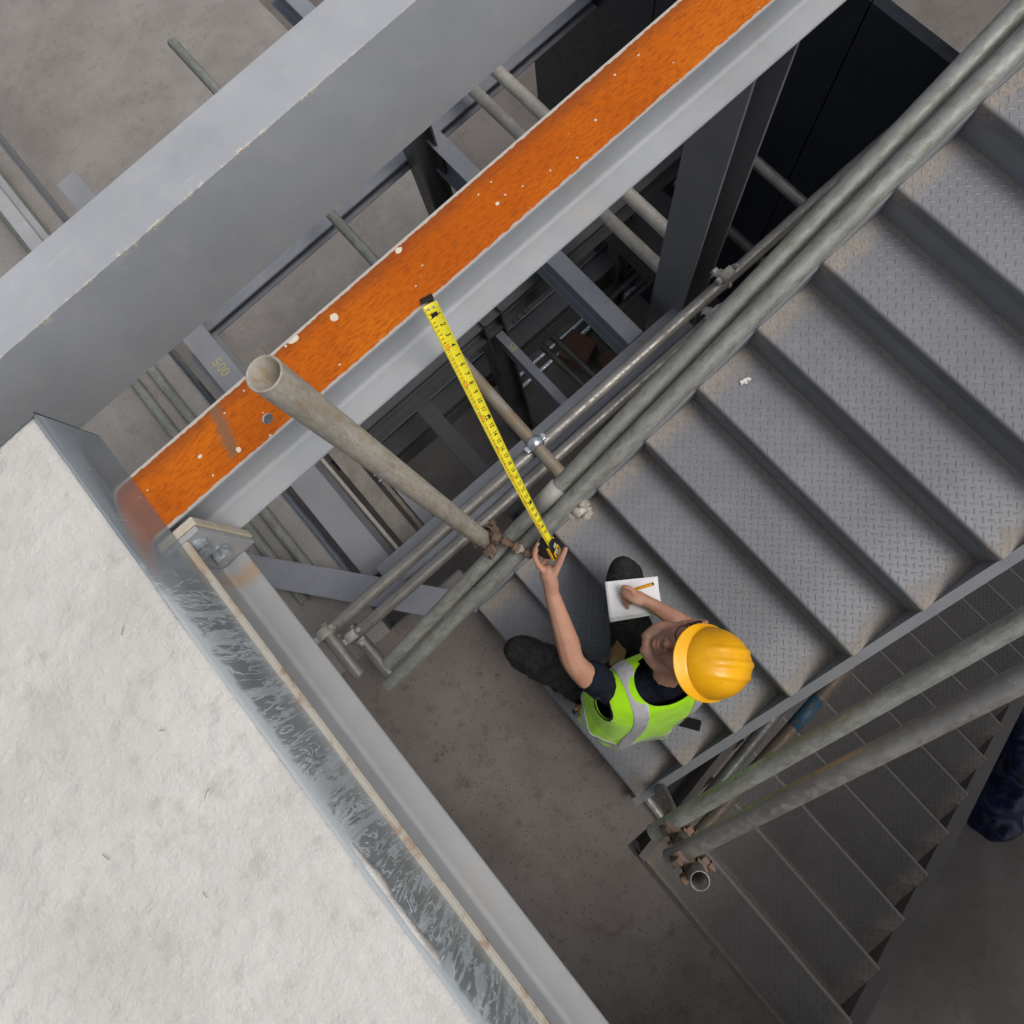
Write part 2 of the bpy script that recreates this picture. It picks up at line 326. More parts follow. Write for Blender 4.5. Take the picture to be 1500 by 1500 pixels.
# ------------------------------------------------------------------ geometry helpers
class MB:
    def __init__(s): s.v = []; s.f = []; s.mi = []; s.sm = []
    def add(s, vs_, fs, mi=0, sm=False):
        o = len(s.v); s.v += [tuple(v) for v in vs_]
        for f in fs: s.f.append([i+o for i in f]); s.mi.append(mi); s.sm.append(sm)
        return s
    def box(s, a, b, mi=0, bev=0., mat=None):
        x0, y0, z0 = a; x1, y1, z1 = b
        if bev <= 0:
            vs_ = [(x, y, z) for z in (z0, z1) for y in (y0, y1) for x in (x0, x1)]
            fs = [(0, 2, 3, 1), (4, 5, 7, 6), (0, 1, 5, 4), (2, 6, 7, 3), (0, 4, 6, 2), (1, 3, 7, 5)]
        else:
            bm = bmesh.new(); bmesh.ops.create_cube(bm, size=1)
            bmesh.ops.scale(bm, vec=(x1-x0, y1-y0, z1-z0), verts=bm.verts)
            bmesh.ops.translate(bm, vec=((x0+x1)/2, (y0+y1)/2, (z0+z1)/2), verts=bm.verts)
            bmesh.ops.bevel(bm, geom=bm.edges[:], offset=bev, segments=2, affect='EDGES', profile=.5)
            bm.verts.index_update(); vs_ = [v.co.copy() for v in bm.verts]; fs = [[v.index for v in f.verts] for f in bm.faces]; bm.free()
        if mat is not None: vs_ = [mat @ Vector(v) for v in vs_]
        return s.add(vs_, fs, mi)
    def prism(s, prof, a, b, ax, mi=0, capmi=None):
        """closed 2-D profile swept from a to b along axis ax ('x','y','z'); profile = the other two coordinates in order"""
        n = len(prof)
        def P(p, t): return {'x': (t, p[0], p[1]), 'y': (p[0], t, p[1]), 'z': (p[0], p[1], t)}[ax]
        vs_ = [P(p, a) for p in prof]+[P(p, b) for p in prof]
        fs = [(i, (i+1) % n, n+(i+1) % n, n+i) for i in range(n)]
        s.add(vs_, fs+[tuple(range(n))[::-1], tuple(range(n, 2*n))], mi); return s
    def tube(s, a, b, r, n=20, bore=0., sag=0., mi=0):
        a, b = Vector(a), Vector(b); d = (b-a).normalized(); q = d.to_track_quat('Z', 'Y')
        segs = max(1, int((b-a).length/.25)); vs_ = []; fs = []
        rings = [(t/segs, r) for t in range(segs+1)]
        if not bore: rings = [(0, r*.9)]+[(0.0015, r)]+rings[1:-1]+[(.9985, r), (1, r*.9)]
        for t, rr in rings:
            c = a.lerp(b, t)
            for i in range(n):
                an = 2*math.pi*i/n; vs_.append(c+q @ Vector((rr*math.cos(an), rr*math.sin(an), 0)))
        k = len(rings)
        for j in range(k-1):
            for i in range(n): fs.append((j*n+i, j*n+(i+1) % n, (j+1)*n+(i+1) % n, (j+1)*n+i))
        o = len(s.v); s.add(vs_, fs, mi, True)
        if bore:
            depth = min(.6, (b-a).length*.45)
            for e, (c0, dd) in enumerate(((a, d), (b, -d))):
                vs2 = []
                for cc, rr in ((c0, r), (c0-dd*.0012, r-.002), (c0-dd*.0012, bore+.002), (c0, bore), (c0+dd*depth, bore)):
                    for i in range(n):
                        an = 2*math.pi*i/n; vs2.append(cc+q @ Vector((rr*math.cos(an), rr*math.sin(an), 0)))
                fs2 = []
                for j in range(4):
                    for i in range(n):
                        fq = (j*n+i, (j+1)*n+i, (j+1)*n+(i+1) % n, j*n+(i+1) % n); fs2.append(fq if e == 0 else fq[::-1])
                s.add(vs2, fs2, mi, True); s.add(vs2[-n:], [tuple(range(n)) if e == 0 else tuple(range(n))[::-1]], mi)
        else:
            s.add(vs_[:n], [tuple(range(n))[::-1]], mi); s.add(vs_[-n:], [tuple(range(n))], mi)
        return s
    def build(s, name, mats, parent=None, bev=0.):
        me = bpy.data.meshes.new(name); me.from_pydata(s.v, [], s.f)
        for m in (mats if isinstance(mats, (list, tuple)) else [mats]): me.materials.append(m)
        for p, mi, sm in zip(me.polygons, s.mi, s.sm): p.material_index = mi; p.use_smooth = sm
        me.update()
        o = bpy.data.objects.new(name, me); COL.objects.link(o)
        if bev:
            bm = bmesh.new(); bm.from_mesh(me); bmesh.ops.remove_doubles(bm, verts=bm.verts, dist=1e-5)
            es = [e for e in bm.edges if len(e.link_faces) == 2 and e.calc_face_angle(0) > .6]
            bmesh.ops.bevel(bm, geom=es, offset=bev, segments=2, affect='EDGES'); bm.to_mesh(me); bm.free()
        if parent is not None: o.parent = parent
        return o
def tag(o, label, cat, group=None):
    o['label'] = label; o['category'] = cat
    if group: o['group'] = group
    return o
def struct(o): o['kind'] = 'structure'; return o
def thing(name, loc, label, cat, group=None):
    o = bpy.data.objects.new(name, None); o.location = loc; o.empty_display_size = .05; COL.objects.link(o); tag(o, label, cat, group); return o
def adopt(o, root):
    """parent a part built in world coordinates, keeping it where it stands"""
    o.parent = root; o.matrix_parent_inverse = Matrix.Translation(-Vector(root.location)); return o
def evaluated(o):
    dg = bpy.context.evaluated_depsgraph_get(); return bpy.data.meshes.new_from_object(o.evaluated_get(dg))
def iprof(c, w_, top, dep, tf=.012, tw=.008, rr=.012):
    """I-section profile, (across, z)"""
    h = w_/2; t = tw/2; b = top-dep
    def arc(cx, cz, a0, a1): return [(cx+rr*math.cos(R(a0+(a1-a0)*i/4)), cz+rr*math.sin(R(a0+(a1-a0)*i/4))) for i in range(5)]
    p = [(c-h, top), (c-h, top-tf)]+arc(c-t-rr, top-tf-rr, 90, 0)+arc(c-t-rr, b+tf+rr, 0, -90)+[(c-h, b+tf), (c-h, b), (c+h, b), (c+h, b+tf)]
    p += arc(c+t+rr, b+tf+rr, 270, 180)+arc(c+t+rr, top-tf-rr, 180, 90)+[(c+h, top-tf), (c+h, top)]
    return p[::-1]
TR = .0305   # tube radius in this place
def tube(name, a, b, m, label, group=None, r=TR, bore=True, cat='scaffold tube'):
    a = Vector(a); b = Vector(b)
    mb = MB().tube(Vector((0, 0, 0)), b-a, r, 24, r-.0042 if bore else 0)
    o = mb.build(name, m); o.location = a
    return tag(o, label, cat, group)

# ------------------------------------------------------------------ setting: floors and ground
g_ = MB()
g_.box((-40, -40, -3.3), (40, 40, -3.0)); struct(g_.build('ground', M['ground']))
struct(MB().box((-6, 3.75, -2.999), (1.9, 12, -2.94)).build('skylit_ground_patch', M['floor']))  # added paler sheet: its colour stands in for ground more open to the sky

def slab_mesh():
    """pale slab with an uneven, trowelled edge that laps over the trim"""
    X1, Y1, Z1 = -.566, .996, 2.297
    xs = [-5, -3, -2, -1.5]+[-1.5+.02*i for i in range(1, 45)]
    while xs[-1] < -.60: xs.append(xs[-1]+.006)
    xs = [x for x in xs if x < -.572]+[-.572, -.5665]
    ys = [-6, -4, -3, -2]+[-1.9+.02*i for i in range(0, 145)]+[.99, .996]
    ys = [y for y in ys if y <= .996]
    vs_, fs = [], []
    nx, ny = len(xs), len(ys)
    for j, y in enumerate(ys):
        # lap of cement over the trim, growing toward the camera's near end of the edge
        t = max(0, min(1, (.42-y)/.5))
        lap = .005*noise.noise((y*9, 0, 3))+t*max(0, .006+.016*noise.noise((y*3.1, 4, 1))+.006*noise.noise((y*17, 2, 0)))
        for i, x in enumerate(xs):
            e = max(0, 1-(X1-x)/.06)
            xx = x+lap*e
            z = Z1+.0035*noise.noise((x*5, y*5, 0))+.002*noise.noise((x*19, y*19, 2))+.0011*noise.noise((x*48, y*48, 5))
            if xx > -.578: z += -.002+.003*noise.noise((y*22, 0, 9))
            if i == nx-1: z -= .004
            vs_.append((xx, y, z))
    for j in range(ny-1):
        for i in range(nx-1): fs.append((j*nx+i, j*nx+i+1, (j+1)*nx+i+1, (j+1)*nx+i))
    mb = MB(); mb.add(vs_, fs, 0, True)
    # skirt down each edge
    e1 = [j*nx+nx-1 for j in range(ny)]; lo = [(vs_[k][0]-.004 if vs_[k][0] < -.562 else vs_[k][0], vs_[k][1], vs_[k][2]-(.006 if vs_[k][0] < -.562 else .012+.03*abs(noise.noise((vs_[k][1]*14, 7, 0))))) for k in e1]
    o = len(mb.v); mb.v += lo
    for j in range(ny-1): mb.f.append([e1[j], o+j, o+j+1, e1[j+1]]); mb.mi.append(0); mb.sm.append(True)
    o2 = len(mb.v); mb.v += [(-.563, y, z-.004) for (x, y, z) in lo]
    for j in range(ny-1): mb.f.append([o+j, o2+j, o2+j+1, o+j+1]); mb.mi.append(0); mb.sm.append(True)
    mb.box((-5, -6, 2.125), (-.566, .994, 2.28))
    return mb
upper = struct(slab_mesh().build('upper_floor_slab', M['slab']))
# galvanised edge trim of the slab (folded sheet with a lip), parts of the slab edge
def trim_sheet(name, y0, y1, x, z0, z1, m):
    mb = MB(); n = int((y1-y0)/.03); prev = None
    for s_ in (0, 1):
        base = len(mb.v)
        for i in range(n+1):
            y = y0+(y1-y0)*i/n; wv = .0015*noise.noise((y*4, 0, 0)); lip = .002*noise.noise((y*11, 3, 0))
            X = x+wv-(.0016 if s_ else 0)
            mb.v += [(X, y, z0), (X, y, (z0+z1)/2), (X-.001, y, z1-.004), (X-.006, y, z1+lip*.4)]
        for i in range(n):
            for k in range(3):
                q = [base+i*4+k, base+(i+1)*4+k, base+(i+1)*4+k+1, base+i*4+k+1]; mb.f.append(q if not s_ else q[::-1]); mb.mi.append(0); mb.sm.append(True)
    return mb
t = trim_sheet('x', -6, .998, -.5585, 2.121, 2.300, None).build('edge_trim', M['trim'], upper)
mb = MB(); n = 40                        # return leg of the trim round the slab corner
for s_ in (0, 1):
    base = len(mb.v)
    for i in range(n+1):
        x = -5+(5-.5585)*i/n; yy = .9985-(.0016 if s_ else 0)+.003*(i == n)
        mb.v += [(x, yy, 2.121), (x, yy, 2.298), (x, yy-.012, 2.303+.002*noise.noise((x*13, 0, 0)))]
    for i in range(n):
        for k in range(2):
            q = [base+i*3+k, base+i*3+k+1, base+(i+1)*3+k+1, base+(i+1)*3+k]; mb.f.append(q if not s_ else q[::-1]); mb.mi.append(0); mb.sm.append(True)
mb.build('edge_trim', M['trim'], upper)

# lower floor: the landing and the floor beyond the opening (L-shaped)
mb = MB()
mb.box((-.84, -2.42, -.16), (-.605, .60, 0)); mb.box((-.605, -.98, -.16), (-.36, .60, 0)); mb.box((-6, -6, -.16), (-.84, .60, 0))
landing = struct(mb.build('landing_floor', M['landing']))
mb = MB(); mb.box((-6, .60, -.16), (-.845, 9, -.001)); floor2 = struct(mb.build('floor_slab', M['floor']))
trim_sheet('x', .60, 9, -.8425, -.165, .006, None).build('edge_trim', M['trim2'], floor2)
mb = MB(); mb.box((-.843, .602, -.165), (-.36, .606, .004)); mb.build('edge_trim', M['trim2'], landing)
# a lower floor strip seen through the opening, with its own thin trim
# ------------------------------------------------------------------ steel beams
def ibeam(name, ax, c, w_, top, dep, a, b, m, label, topmat=None, tf=.012, tw=.008, group=None):
    prof = iprof(c, w_, top, dep, tf, tw)
    mb = MB().prism(prof, a, b, ax)
    mats = [m]
    o = mb.build(name, mats)
    me = o.data
    bm = bmesh.new(); bm.from_mesh(me); bmesh.ops.recalc_face_normals(bm, faces=bm.faces)
    es = [e for e in bm.edges if len(e.link_faces) == 2 and e.calc_face_angle(0) > 1.2]
    bmesh.ops.bevel(bm, geom=es, offset=.0025, segments=2, affect='EDGES'); bm.to_mesh(me); bm.free()
    if topmat:
        me.materials.append(topmat)
        for p in me.polygons:
            if p.normal.z > .8 and abs(p.center.z-top) < .003: p.material_index = 1
    tag(o, label, 'beam', group)
    return o
ob = ibeam('steel_beam', 'x', .80, .156, 2.12, .245, -1.2, 5.5, M['steel_light'], 'steel beam with bright orange rusted top and pale grey sides', M['rustflange'])
# bolt hole through its top flange
cy = MB().tube((-.243, .762, 2.06), (-.243, .762, 2.2), .0125, 20).build('cutter', M['steel_light'])
md = ob.modifiers.new('b', 'BOOLEAN'); md.object = cy; md.operation = 'DIFFERENCE'; md.solver = 'EXACT'
me = evaluated(ob); ob.modifiers.clear(); ob.data = me; bpy.data.objects.remove(cy)
ibeam('steel_beam', 'y', -.6175, .146, 2.119, .25, -6, .672, M['steel_edge'], 'grey edge beam under the galvanised rim of the pale slab', None)
# its end plates and bolts
cp = thing('bolted_connection', (-.6, .68, 2.0), 'pale bolted end plate joining the edge beam to the orange beam', 'connection')
adopt(MB().box((-.70, .673, 1.872), (-.512, .687, 2.117), 0, .002).build('end_plate', M['steel_mid']), cp)
adopt(MB().box((-.70, .69, 1.868), (-.508, .712, 2.114), 0, .003).build('packing_plate', M['cream_edge']), cp)
def hexbolt(p, ax, af, h, m, washer=True):
    """hexagon head with its washer, axis pointing out of the plate"""
    mb = MB(); q = Vector(ax).to_track_quat('Z', 'Y'); p = Vector(p)
    def ring(r, z, n, ph=0): return [p+q @ Vector((r*math.cos(ph+2*math.pi*i/n), r*math.sin(ph+2*math.pi*i/n), z)) for i in range(n)]
    z0 = 0
    if washer:
        a, b = ring(af*.62, 0, 20), ring(af*.62, .004, 20); mb.add(a+b, [(i, (i+1) % 20, 20+(i+1) % 20, 20+i) for i in range(20)]+[tuple(range(20, 40))]); z0 = .004
    r = af/math.sqrt(3)
    a, b, c = ring(r, z0, 6), ring(r, z0+h*.85, 6), ring(r*.86, z0+h, 6)
    mb.add(a+b+c, [(i, (i+1) % 6, 6+(i+1) % 6, 6+i) for i in range(6)]+[(6+i, 6+(i+1) % 6, 12+(i+1) % 6, 12+i) for i in range(6)]+[tuple(range(12, 18))])
    return mb
for z, x in ((2.070, -.553), (1.975, -.558)):
    adopt(hexbolt((x, .6725, z), (0, -1, 0), .042, .026, M['zinc']).build('bolt', M['zinc']), cp)
for z in (2.070, 1.975):
    adopt(hexbolt((-.665, .6725, z), (0, -1, 0), .042, .026, M['zinc']).build('bolt', M['zinc']), cp)
# big channel-faced beam
mb = MB()
prof = [(1.327, 2.12), (1.327, 1.772), (1.497, 1.772), (1.497, 1.79), (1.34, 1.79), (1.34, 2.105), (1.497, 2.105), (1.497, 2.12)]
bb = mb.prism(prof[::-1], -3.2, 6, 'x').build('channel_beam', M['steel_chipped'])
tag(bb, 'broad pale grey channel beam with a chipped edge, beyond the orange beam', 'beam')
ibeam('steel_beam', 'x', 2.84, .12, -.12, .09, -.69, 4.5, M['steel_blue'], 'narrow zinc-grey beam seen low beyond the broad pale beam')
ibeam('steel_beam', 'y', -.725, .185, -.17, .25, .93, 2.78, M['steel'], 'grey beam lying along the lower floor edge, beneath the orange beam')
ibeam('steel_beam', 'y', -.66, .15, .0, .2, 2.30, 4.2, M['steel'], 'short grey beam with yellow crayon digits beside the lower floor')
lx = ibeam('steel_beam', 'x', .835, .16, .0, .25, -.70, 1.47, M['steel_blue'], 'long blue-grey beam with yellow crayon marks beside the paired horizontal tubes')
ibeam('steel_beam', 'y', 1.20, .105, .001, .27, .92, 4.5, M['steel_blue'], 'blue-grey cross beam running under the orange beam to the dark column')
ibeam('steel_beam', 'y', .785, .06, -.58, .15, .93, 1.72, M['steel_blue'], 'slim grey cross beam marked with a yellow crayon number')
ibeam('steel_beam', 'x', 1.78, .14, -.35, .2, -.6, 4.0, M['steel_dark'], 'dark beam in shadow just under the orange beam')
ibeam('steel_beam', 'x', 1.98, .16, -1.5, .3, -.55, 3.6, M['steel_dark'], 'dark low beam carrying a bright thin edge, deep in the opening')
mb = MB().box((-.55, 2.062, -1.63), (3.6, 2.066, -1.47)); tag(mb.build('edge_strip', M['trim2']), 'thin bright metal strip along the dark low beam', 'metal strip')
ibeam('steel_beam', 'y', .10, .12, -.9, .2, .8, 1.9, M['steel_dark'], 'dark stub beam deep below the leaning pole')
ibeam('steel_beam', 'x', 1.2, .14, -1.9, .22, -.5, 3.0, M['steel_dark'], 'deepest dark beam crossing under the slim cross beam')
ibeam('steel_beam', 'y', -.885, .075, .6, .16, 3.05, 7, M['steel_mid'], 'grey beam end above the floor in the far left corner')
# diagonal beam near the left slab
dv = Vector((.45, -.555, 0)).normalized(); an = math.atan2(dv.y, dv.x)
mb = MB().prism(iprof(0, .15, 0, .195, .01, .008), 0, 1.16, 'x'); o = mb.build('steel_beam', M['steel_blue'], bev=.0015)
o.location = (-1.235, 1.385, .2); o.rotation_euler = (0, 0, an); tag(o, 'short grey beam set askew between the edge beam and the tube ends', 'beam')
# columns
def hcol(x0, x1, y0, y1, z0, z1, m, label, tf=.014, tw=.01):
    c = thing('steel_column', ((x0+x1)/2, (y0+y1)/2, z0), label, 'column')
    adopt(MB().box((x0, y0, z0), (x0+tf, y1, z1), 0, .002).build('flange', m), c)
    adopt(MB().box((x1-tf, y0, z0), (x1, y1, z1), 0, .002).build('flange', m), c)
    ym = (y0+y1)/2
    adopt(MB().box((x0+tf-.001, ym-tw/2, z0), (x1-tf+.001, ym+tw/2, z1)).build('web', m), c)
    adopt(MB().box((x0-.05, y0-.05, z0), (x1+.05, y1+.05, z0+.018), 0, .002).build('base_plate', m), c)
    return c
hcol(1.47, 1.665, .862, 1.072, -3.0, 2.1, M['steel_col'], 'tall dark column rising beside the stair rails')
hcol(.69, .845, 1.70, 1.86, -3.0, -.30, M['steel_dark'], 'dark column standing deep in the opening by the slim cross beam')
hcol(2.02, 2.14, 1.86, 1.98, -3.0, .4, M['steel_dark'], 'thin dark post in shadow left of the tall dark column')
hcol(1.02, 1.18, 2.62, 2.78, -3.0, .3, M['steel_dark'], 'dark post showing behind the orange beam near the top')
# hoarding
wl = thing('hoarding', (2.6, 1.5, -3), 'dark navy sheet hoarding behind the tall dark column', 'hoarding')
y = -.1
while y < 3.2:
    adopt(MB().box((2.6, y+.004, -3.0), (2.625, y+1.196, .9), 0, .002).build('panel', M['navy_wall']), wl); y += 1.2
adopt(MB().box((2.632, -.1, -3.0), (2.68, 3.5, .88)).build('backing', M['navy_wall']), wl)
mb = MB().box((2.0, 1.5, -1.25), (2.45, 2.2, -.95), 0, .02); tag(mb.build('storage_box', M['steel_dark']), 'low dark grey box wedged behind the pale tubes', 'box')
# scaffold board, angle and thin pipe lying beside the low beam
def board(a, b, m, name, label, cat, bev=.003): return tag(MB().box(a, b, 0, bev).build(name, m), label, cat)
board((-.545, .93, -.34), (-.44, 2.6, -.30), M['wood_plank'], 'scaffold_board', 'weathered brown board lying beside the mortar-splashed thin pipe', 'board')
tube('thin_pipe', (-.585, .93, -.27), (-.60, 2.5, -.27), M['tube_pale'], 'mortar-splashed thin pipe between grey beam and brown board', r=.014, cat='pipe')
board((-.385, .93, -.46), (-.315, 2.2, -.40), M['steel'], 'steel_angle', 'narrow grey steel angle right of the brown board', 'steel angle')
board((-.425, .93, -.50), (-.395, 2.4, -.44), M['wood_plank'], 'batten', 'thin dark batten between brown board and steel angle', 'batten')
for k, yy in enumerate((1.42, 1.47, 1.95)):
    tag(MB().box((-.43, yy, -.438), (-.387, yy+.012, -.40), 0, .002).build('bracket', M['zinc']), ('small zinc bracket, lowest of three across the thin batten', 'small zinc bracket, middle one across the thin batten', 'small zinc bracket, topmost across the thin batten')[k], 'bracket', 'zinc brackets')
# concrete lump at the far end of the crayon-marked beam
for k, (x, y, sx, sy, sz, lab) in enumerate(((1.9, 1.65, .22, .3, .2, 'smaller red-brown block in the dark, nearer the stair rails'), (1.7, 2.0, .3, .3, .2, 'larger red-brown block in the dark beside the shiny thin tubes'))):
    o = MB().box((-sx/2, -sy/2, -sz/2), (sx/2, sy/2, sz/2), 0, .01).build('rubble_block', M['brick']); o.location = (x, y, -3+sz/2+.001); o.rotation_euler = (0, 0, 1.4+k*2.1)
    tag(o, lab, 'block', 'blocks in the dark')
# ------------------------------------------------------------------ staircases
G_, RS, SW = .265, .1461, 1.167
def lug(mb, c, u, v, n, L=.0165, W_=.0042, H=.0030):
    c, u, v, n = Vector(c), Vector(u), Vector(v), Vector(n)
    vs_ = [c-u*L, c-u*L*.45-v*W_, c+u*L*.45-v*W_, c+u*L, c+u*L*.45+v*W_, c-u*L*.45+v*W_, c-u*L*.5+n*H, c+u*L*.5+n*H]
    mb.add(vs_, [(0, 1, 6), (1, 2, 7, 6), (2, 3, 7), (3, 4, 7), (4, 5, 6, 7), (5, 0, 6)], 0, True)
def tread_mb():
    """folded checker plate: nosing at x=0, walking surface z=0, y from 0 to SW"""
    mb = MB(); r = .013; th = .006
    out = [(G_+.012, 0)]+[(r-r*math.sin(R(a)), -r+r*math.cos(R(a))) for a in range(0, 91, 15)]+[(0, -.050)]
    inn = [(th, -.050)]+[(r-(r-th)*math.sin(R(a)), -r+(r-th)*math.cos(R(a))) for a in range(90, -1, -15)]+[(G_+.012, -th)]
    prof = out+inn
    n = len(prof); vs_ = [(p[0], 0, p[1]) for p in prof]+[(p[0], SW, p[1]) for p in prof]
    for i in range(n):
        j = (i+1) % n; sm = 0 < i < 8
        mb.add([vs_[i], vs_[j], vs_[n+j], vs_[n+i]], [(0, 3, 2, 1)], 0, False)
    mb.add(vs_[:n], [tuple(range(n))]); mb.add(vs_[n:], [tuple(range(n))[::-1]])
    p = .0205; s2 = math.sqrt(.5); k = 0
    for a in range(-60, 90):
        for b in range(-10, 90):
            x = (a*s2*1.0+b*s2)*p*1.35; y = (b*s2-a*s2)*p*1.35
            if x < .016 or x > G_-.006 or y < .012 or y > SW-.012: continue
            if (a+b) % 2: u, v = (s2, s2, 0), (-s2, s2, 0)
            else: u, v = (s2, -s2, 0), (s2, s2, 0)
            lug(mb, (x, y, 0), u, v, (0, 0, 1))
    for b in range(0, 40):
        y = .02+b*.0296
        if y > SW-.015: continue
        u = (0, s2, s2) if b % 2 else (0, s2, -s2)
        lug(mb, (0, y, -.026), u, (0, -u[2], u[1]), (-1, 0, 0))
    return mb
tread_me = tread_mb().build('tread', M['tread']); COL.objects.unlink(tread_me); TME = tread_me.data; bpy.data.objects.remove(tread_me)
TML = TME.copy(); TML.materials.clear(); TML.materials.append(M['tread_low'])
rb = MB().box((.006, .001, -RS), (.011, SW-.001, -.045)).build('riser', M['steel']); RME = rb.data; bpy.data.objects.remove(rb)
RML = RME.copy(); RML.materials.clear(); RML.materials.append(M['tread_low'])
YR = -.807; X0 = -.1338
st = thing('steel_staircase', (-.40, YR+SW/2, 0), 'grey checker plate steel staircase climbing to the upper right', 'staircase')
for k in range(-1, 14):
    x, z = X0+k*G_, .2922+k*RS
    for nm, me in (('tread', TME), ('riser', RME)):
        o = bpy.data.objects.new(nm, me); COL.objects.link(o); o.location = (x, YR, z); adopt(o, st)
def stringer(y0, y1, xa, za, xb, zb, flange_out, m):
    """channel stringer: web plate with top and bottom flanges turned outward"""
    mb = MB(); s_ = 1 if flange_out > 0 else -1
    for (ya, yb, da, db) in ((y0, y1, -.02, -.27), (y1 if s_ > 0 else y0-abs(flange_out), y1+flange_out if s_ > 0 else y0, -.02, -.032), (y1 if s_ > 0 else y0-abs(flange_out), y1+flange_out if s_ > 0 else y0, -.258, -.27)):
        vs_ = [(xa, ya, za+da), (xb, ya, zb+da), (xb, ya, zb+db), (xa, ya, za+db), (xa, yb, za+da), (xb, yb, zb+da), (xb, yb, zb+db), (xa, yb, za+db)]
        mb.add(vs_, [(0, 1, 2, 3), (7, 6, 5, 4), (4, 5, 1, 0), (3, 2, 6, 7), (0, 3, 7, 4), (1, 5, 6, 2)])
    return mb
sl = RS/G_
xa, xb = -.43, 3.6
adopt(stringer(YR-.012, YR-.001, xa, .146+(xa+.3988)*sl-.005, xb, .146+(xb+.3988)*sl-.005, -.028, None).build('stringer', M['steel']), st)
adopt(stringer(YR+SW+.001, YR+SW+.012, xa, .146+(xa+.3988)*sl-.005, xb, .146+(xb+.3988)*sl-.005, .045, None).build('stringer', M['steel']), st)
# lower flight, going down from the landing below the upper one
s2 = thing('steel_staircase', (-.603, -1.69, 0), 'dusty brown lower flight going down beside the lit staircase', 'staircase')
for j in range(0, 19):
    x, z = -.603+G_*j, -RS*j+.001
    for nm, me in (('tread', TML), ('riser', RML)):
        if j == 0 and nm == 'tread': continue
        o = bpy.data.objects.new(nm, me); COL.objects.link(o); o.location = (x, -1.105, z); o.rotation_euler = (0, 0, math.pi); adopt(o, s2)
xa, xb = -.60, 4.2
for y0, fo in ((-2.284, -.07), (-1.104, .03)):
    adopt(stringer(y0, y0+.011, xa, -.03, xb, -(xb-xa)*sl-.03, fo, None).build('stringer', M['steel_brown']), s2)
# ------------------------------------------------------------------ scaffold tubes and couplers
def ext(a, b, t): a, b = Vector(a), Vector(b); return a+(b-a)*t
B1a, B1b = Vector((-.735, .36, .83)), Vector((1.275, .36, 1.845))
B2a, B2b = Vector((-.795, .297, .80)), Vector((1.27, .297, 1.88))
tube('stair_rail_tube', B1a, ext(B1a, B1b, 1.9), M['tube_green'], 'upper of the two greenish rails along the left of the stairs', r=.0285)
tube('stair_rail_tube', B2a, ext(B2a, B2b, 1.85), M['tube_green'], 'lower greenish rail nearest the treads on the left of the stairs', r=.0285)
R1a, R1b = Vector((-.36, -.78, .788)), Vector((.863, -.78, 1.531)); R2a, R2b = Vector((-.33, -.78, 1.10)), Vector((.664, -.78, 1.751))
tube('stair_rail_tube', R1a, ext(R1a, R1b, 2.2), M['tube_green'], 'inner of the two rails crossing over the lower flight, nearer the worker')
tube('stair_rail_tube', R2a, ext(R2a, R2b, 2.2), M['tube_grey'], 'outer rail crossing over the lower flight, nearest the bottom right corner')
tube('guard_rail_tube', (-.975, .695, .52), (2.6, .70, .555), M['tube_grey'], 'bright worn horizontal tube alongside the blue-grey beam')
tube('guard_rail_tube', (-.945, .642, .33), (2.2, .648, .345), M['tube_grey'], 'second horizontal tube, tucked below the bright worn one')
tube('tube_stub', (-.935, .70, .58), (-.94, .44, .565), M['tube_grey'], 'short tube stub ending over the landing, further from the stairs')
tube('tube_stub', (-.925, .70, .265), (-.925, .335, .23), M['tube_grey'], 'short tube stub running under the ends of the greenish rails')
tube('transom_tube', (.335, 1.35, .595), (.325, .50, .575), M['tube_rust'], 'tan-stained cross tube passing under the measuring tape')
tube('leaning_pole', (-.125, .572, 2.546), (-.100, .410, 1.10), M['tube_pole'], 'thick mortar-stained upright pole with its open end toward the viewer')
for x, lab in ((-1.108, 'left of two tubes lying on the lower floor beyond the orange beam'), (-.982, 'right of two tubes lying on the lower floor beyond the orange beam')):
    tube('floor_tube', (x, 5.2, .031), (x+.008, 1.02, .031), M['tube_green2'], lab)
tube('cross_tube', (.404, 4.2, .2), (.404, 2.02, .2), M['tube_green2'], 'greenish tube dipping behind the orange beam from the broad beam')
tube('pale_tube', (1.555, 3.0, .03), (1.575, 1.08, .0), M['tube_pale'], 'pale tube ending at the dark column, lower of the pair', r=.0366)
tube('pale_tube', (1.60, 3.0, .30), (1.615, 1.08, .27), M['tube_pale'], 'pale tube ending at the dark column, upper of the pair', r=.0366)
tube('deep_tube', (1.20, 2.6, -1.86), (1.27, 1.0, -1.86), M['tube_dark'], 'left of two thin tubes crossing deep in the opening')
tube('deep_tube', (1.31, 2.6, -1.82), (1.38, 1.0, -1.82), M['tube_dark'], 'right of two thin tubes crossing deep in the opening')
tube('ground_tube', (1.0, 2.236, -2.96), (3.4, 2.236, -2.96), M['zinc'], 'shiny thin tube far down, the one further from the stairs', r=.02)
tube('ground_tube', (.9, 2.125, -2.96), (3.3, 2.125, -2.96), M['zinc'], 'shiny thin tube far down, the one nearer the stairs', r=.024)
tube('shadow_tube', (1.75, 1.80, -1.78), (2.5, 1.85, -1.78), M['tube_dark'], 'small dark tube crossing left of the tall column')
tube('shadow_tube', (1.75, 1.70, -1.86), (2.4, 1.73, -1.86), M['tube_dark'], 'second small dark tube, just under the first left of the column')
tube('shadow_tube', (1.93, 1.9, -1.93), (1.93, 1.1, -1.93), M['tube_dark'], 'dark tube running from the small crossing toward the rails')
tube('right_gap_tube', (2.3, 1.6, .12), (2.3, .4, .12), M['tube_grey'], 'grey tube seen against the navy hoarding right of the column')
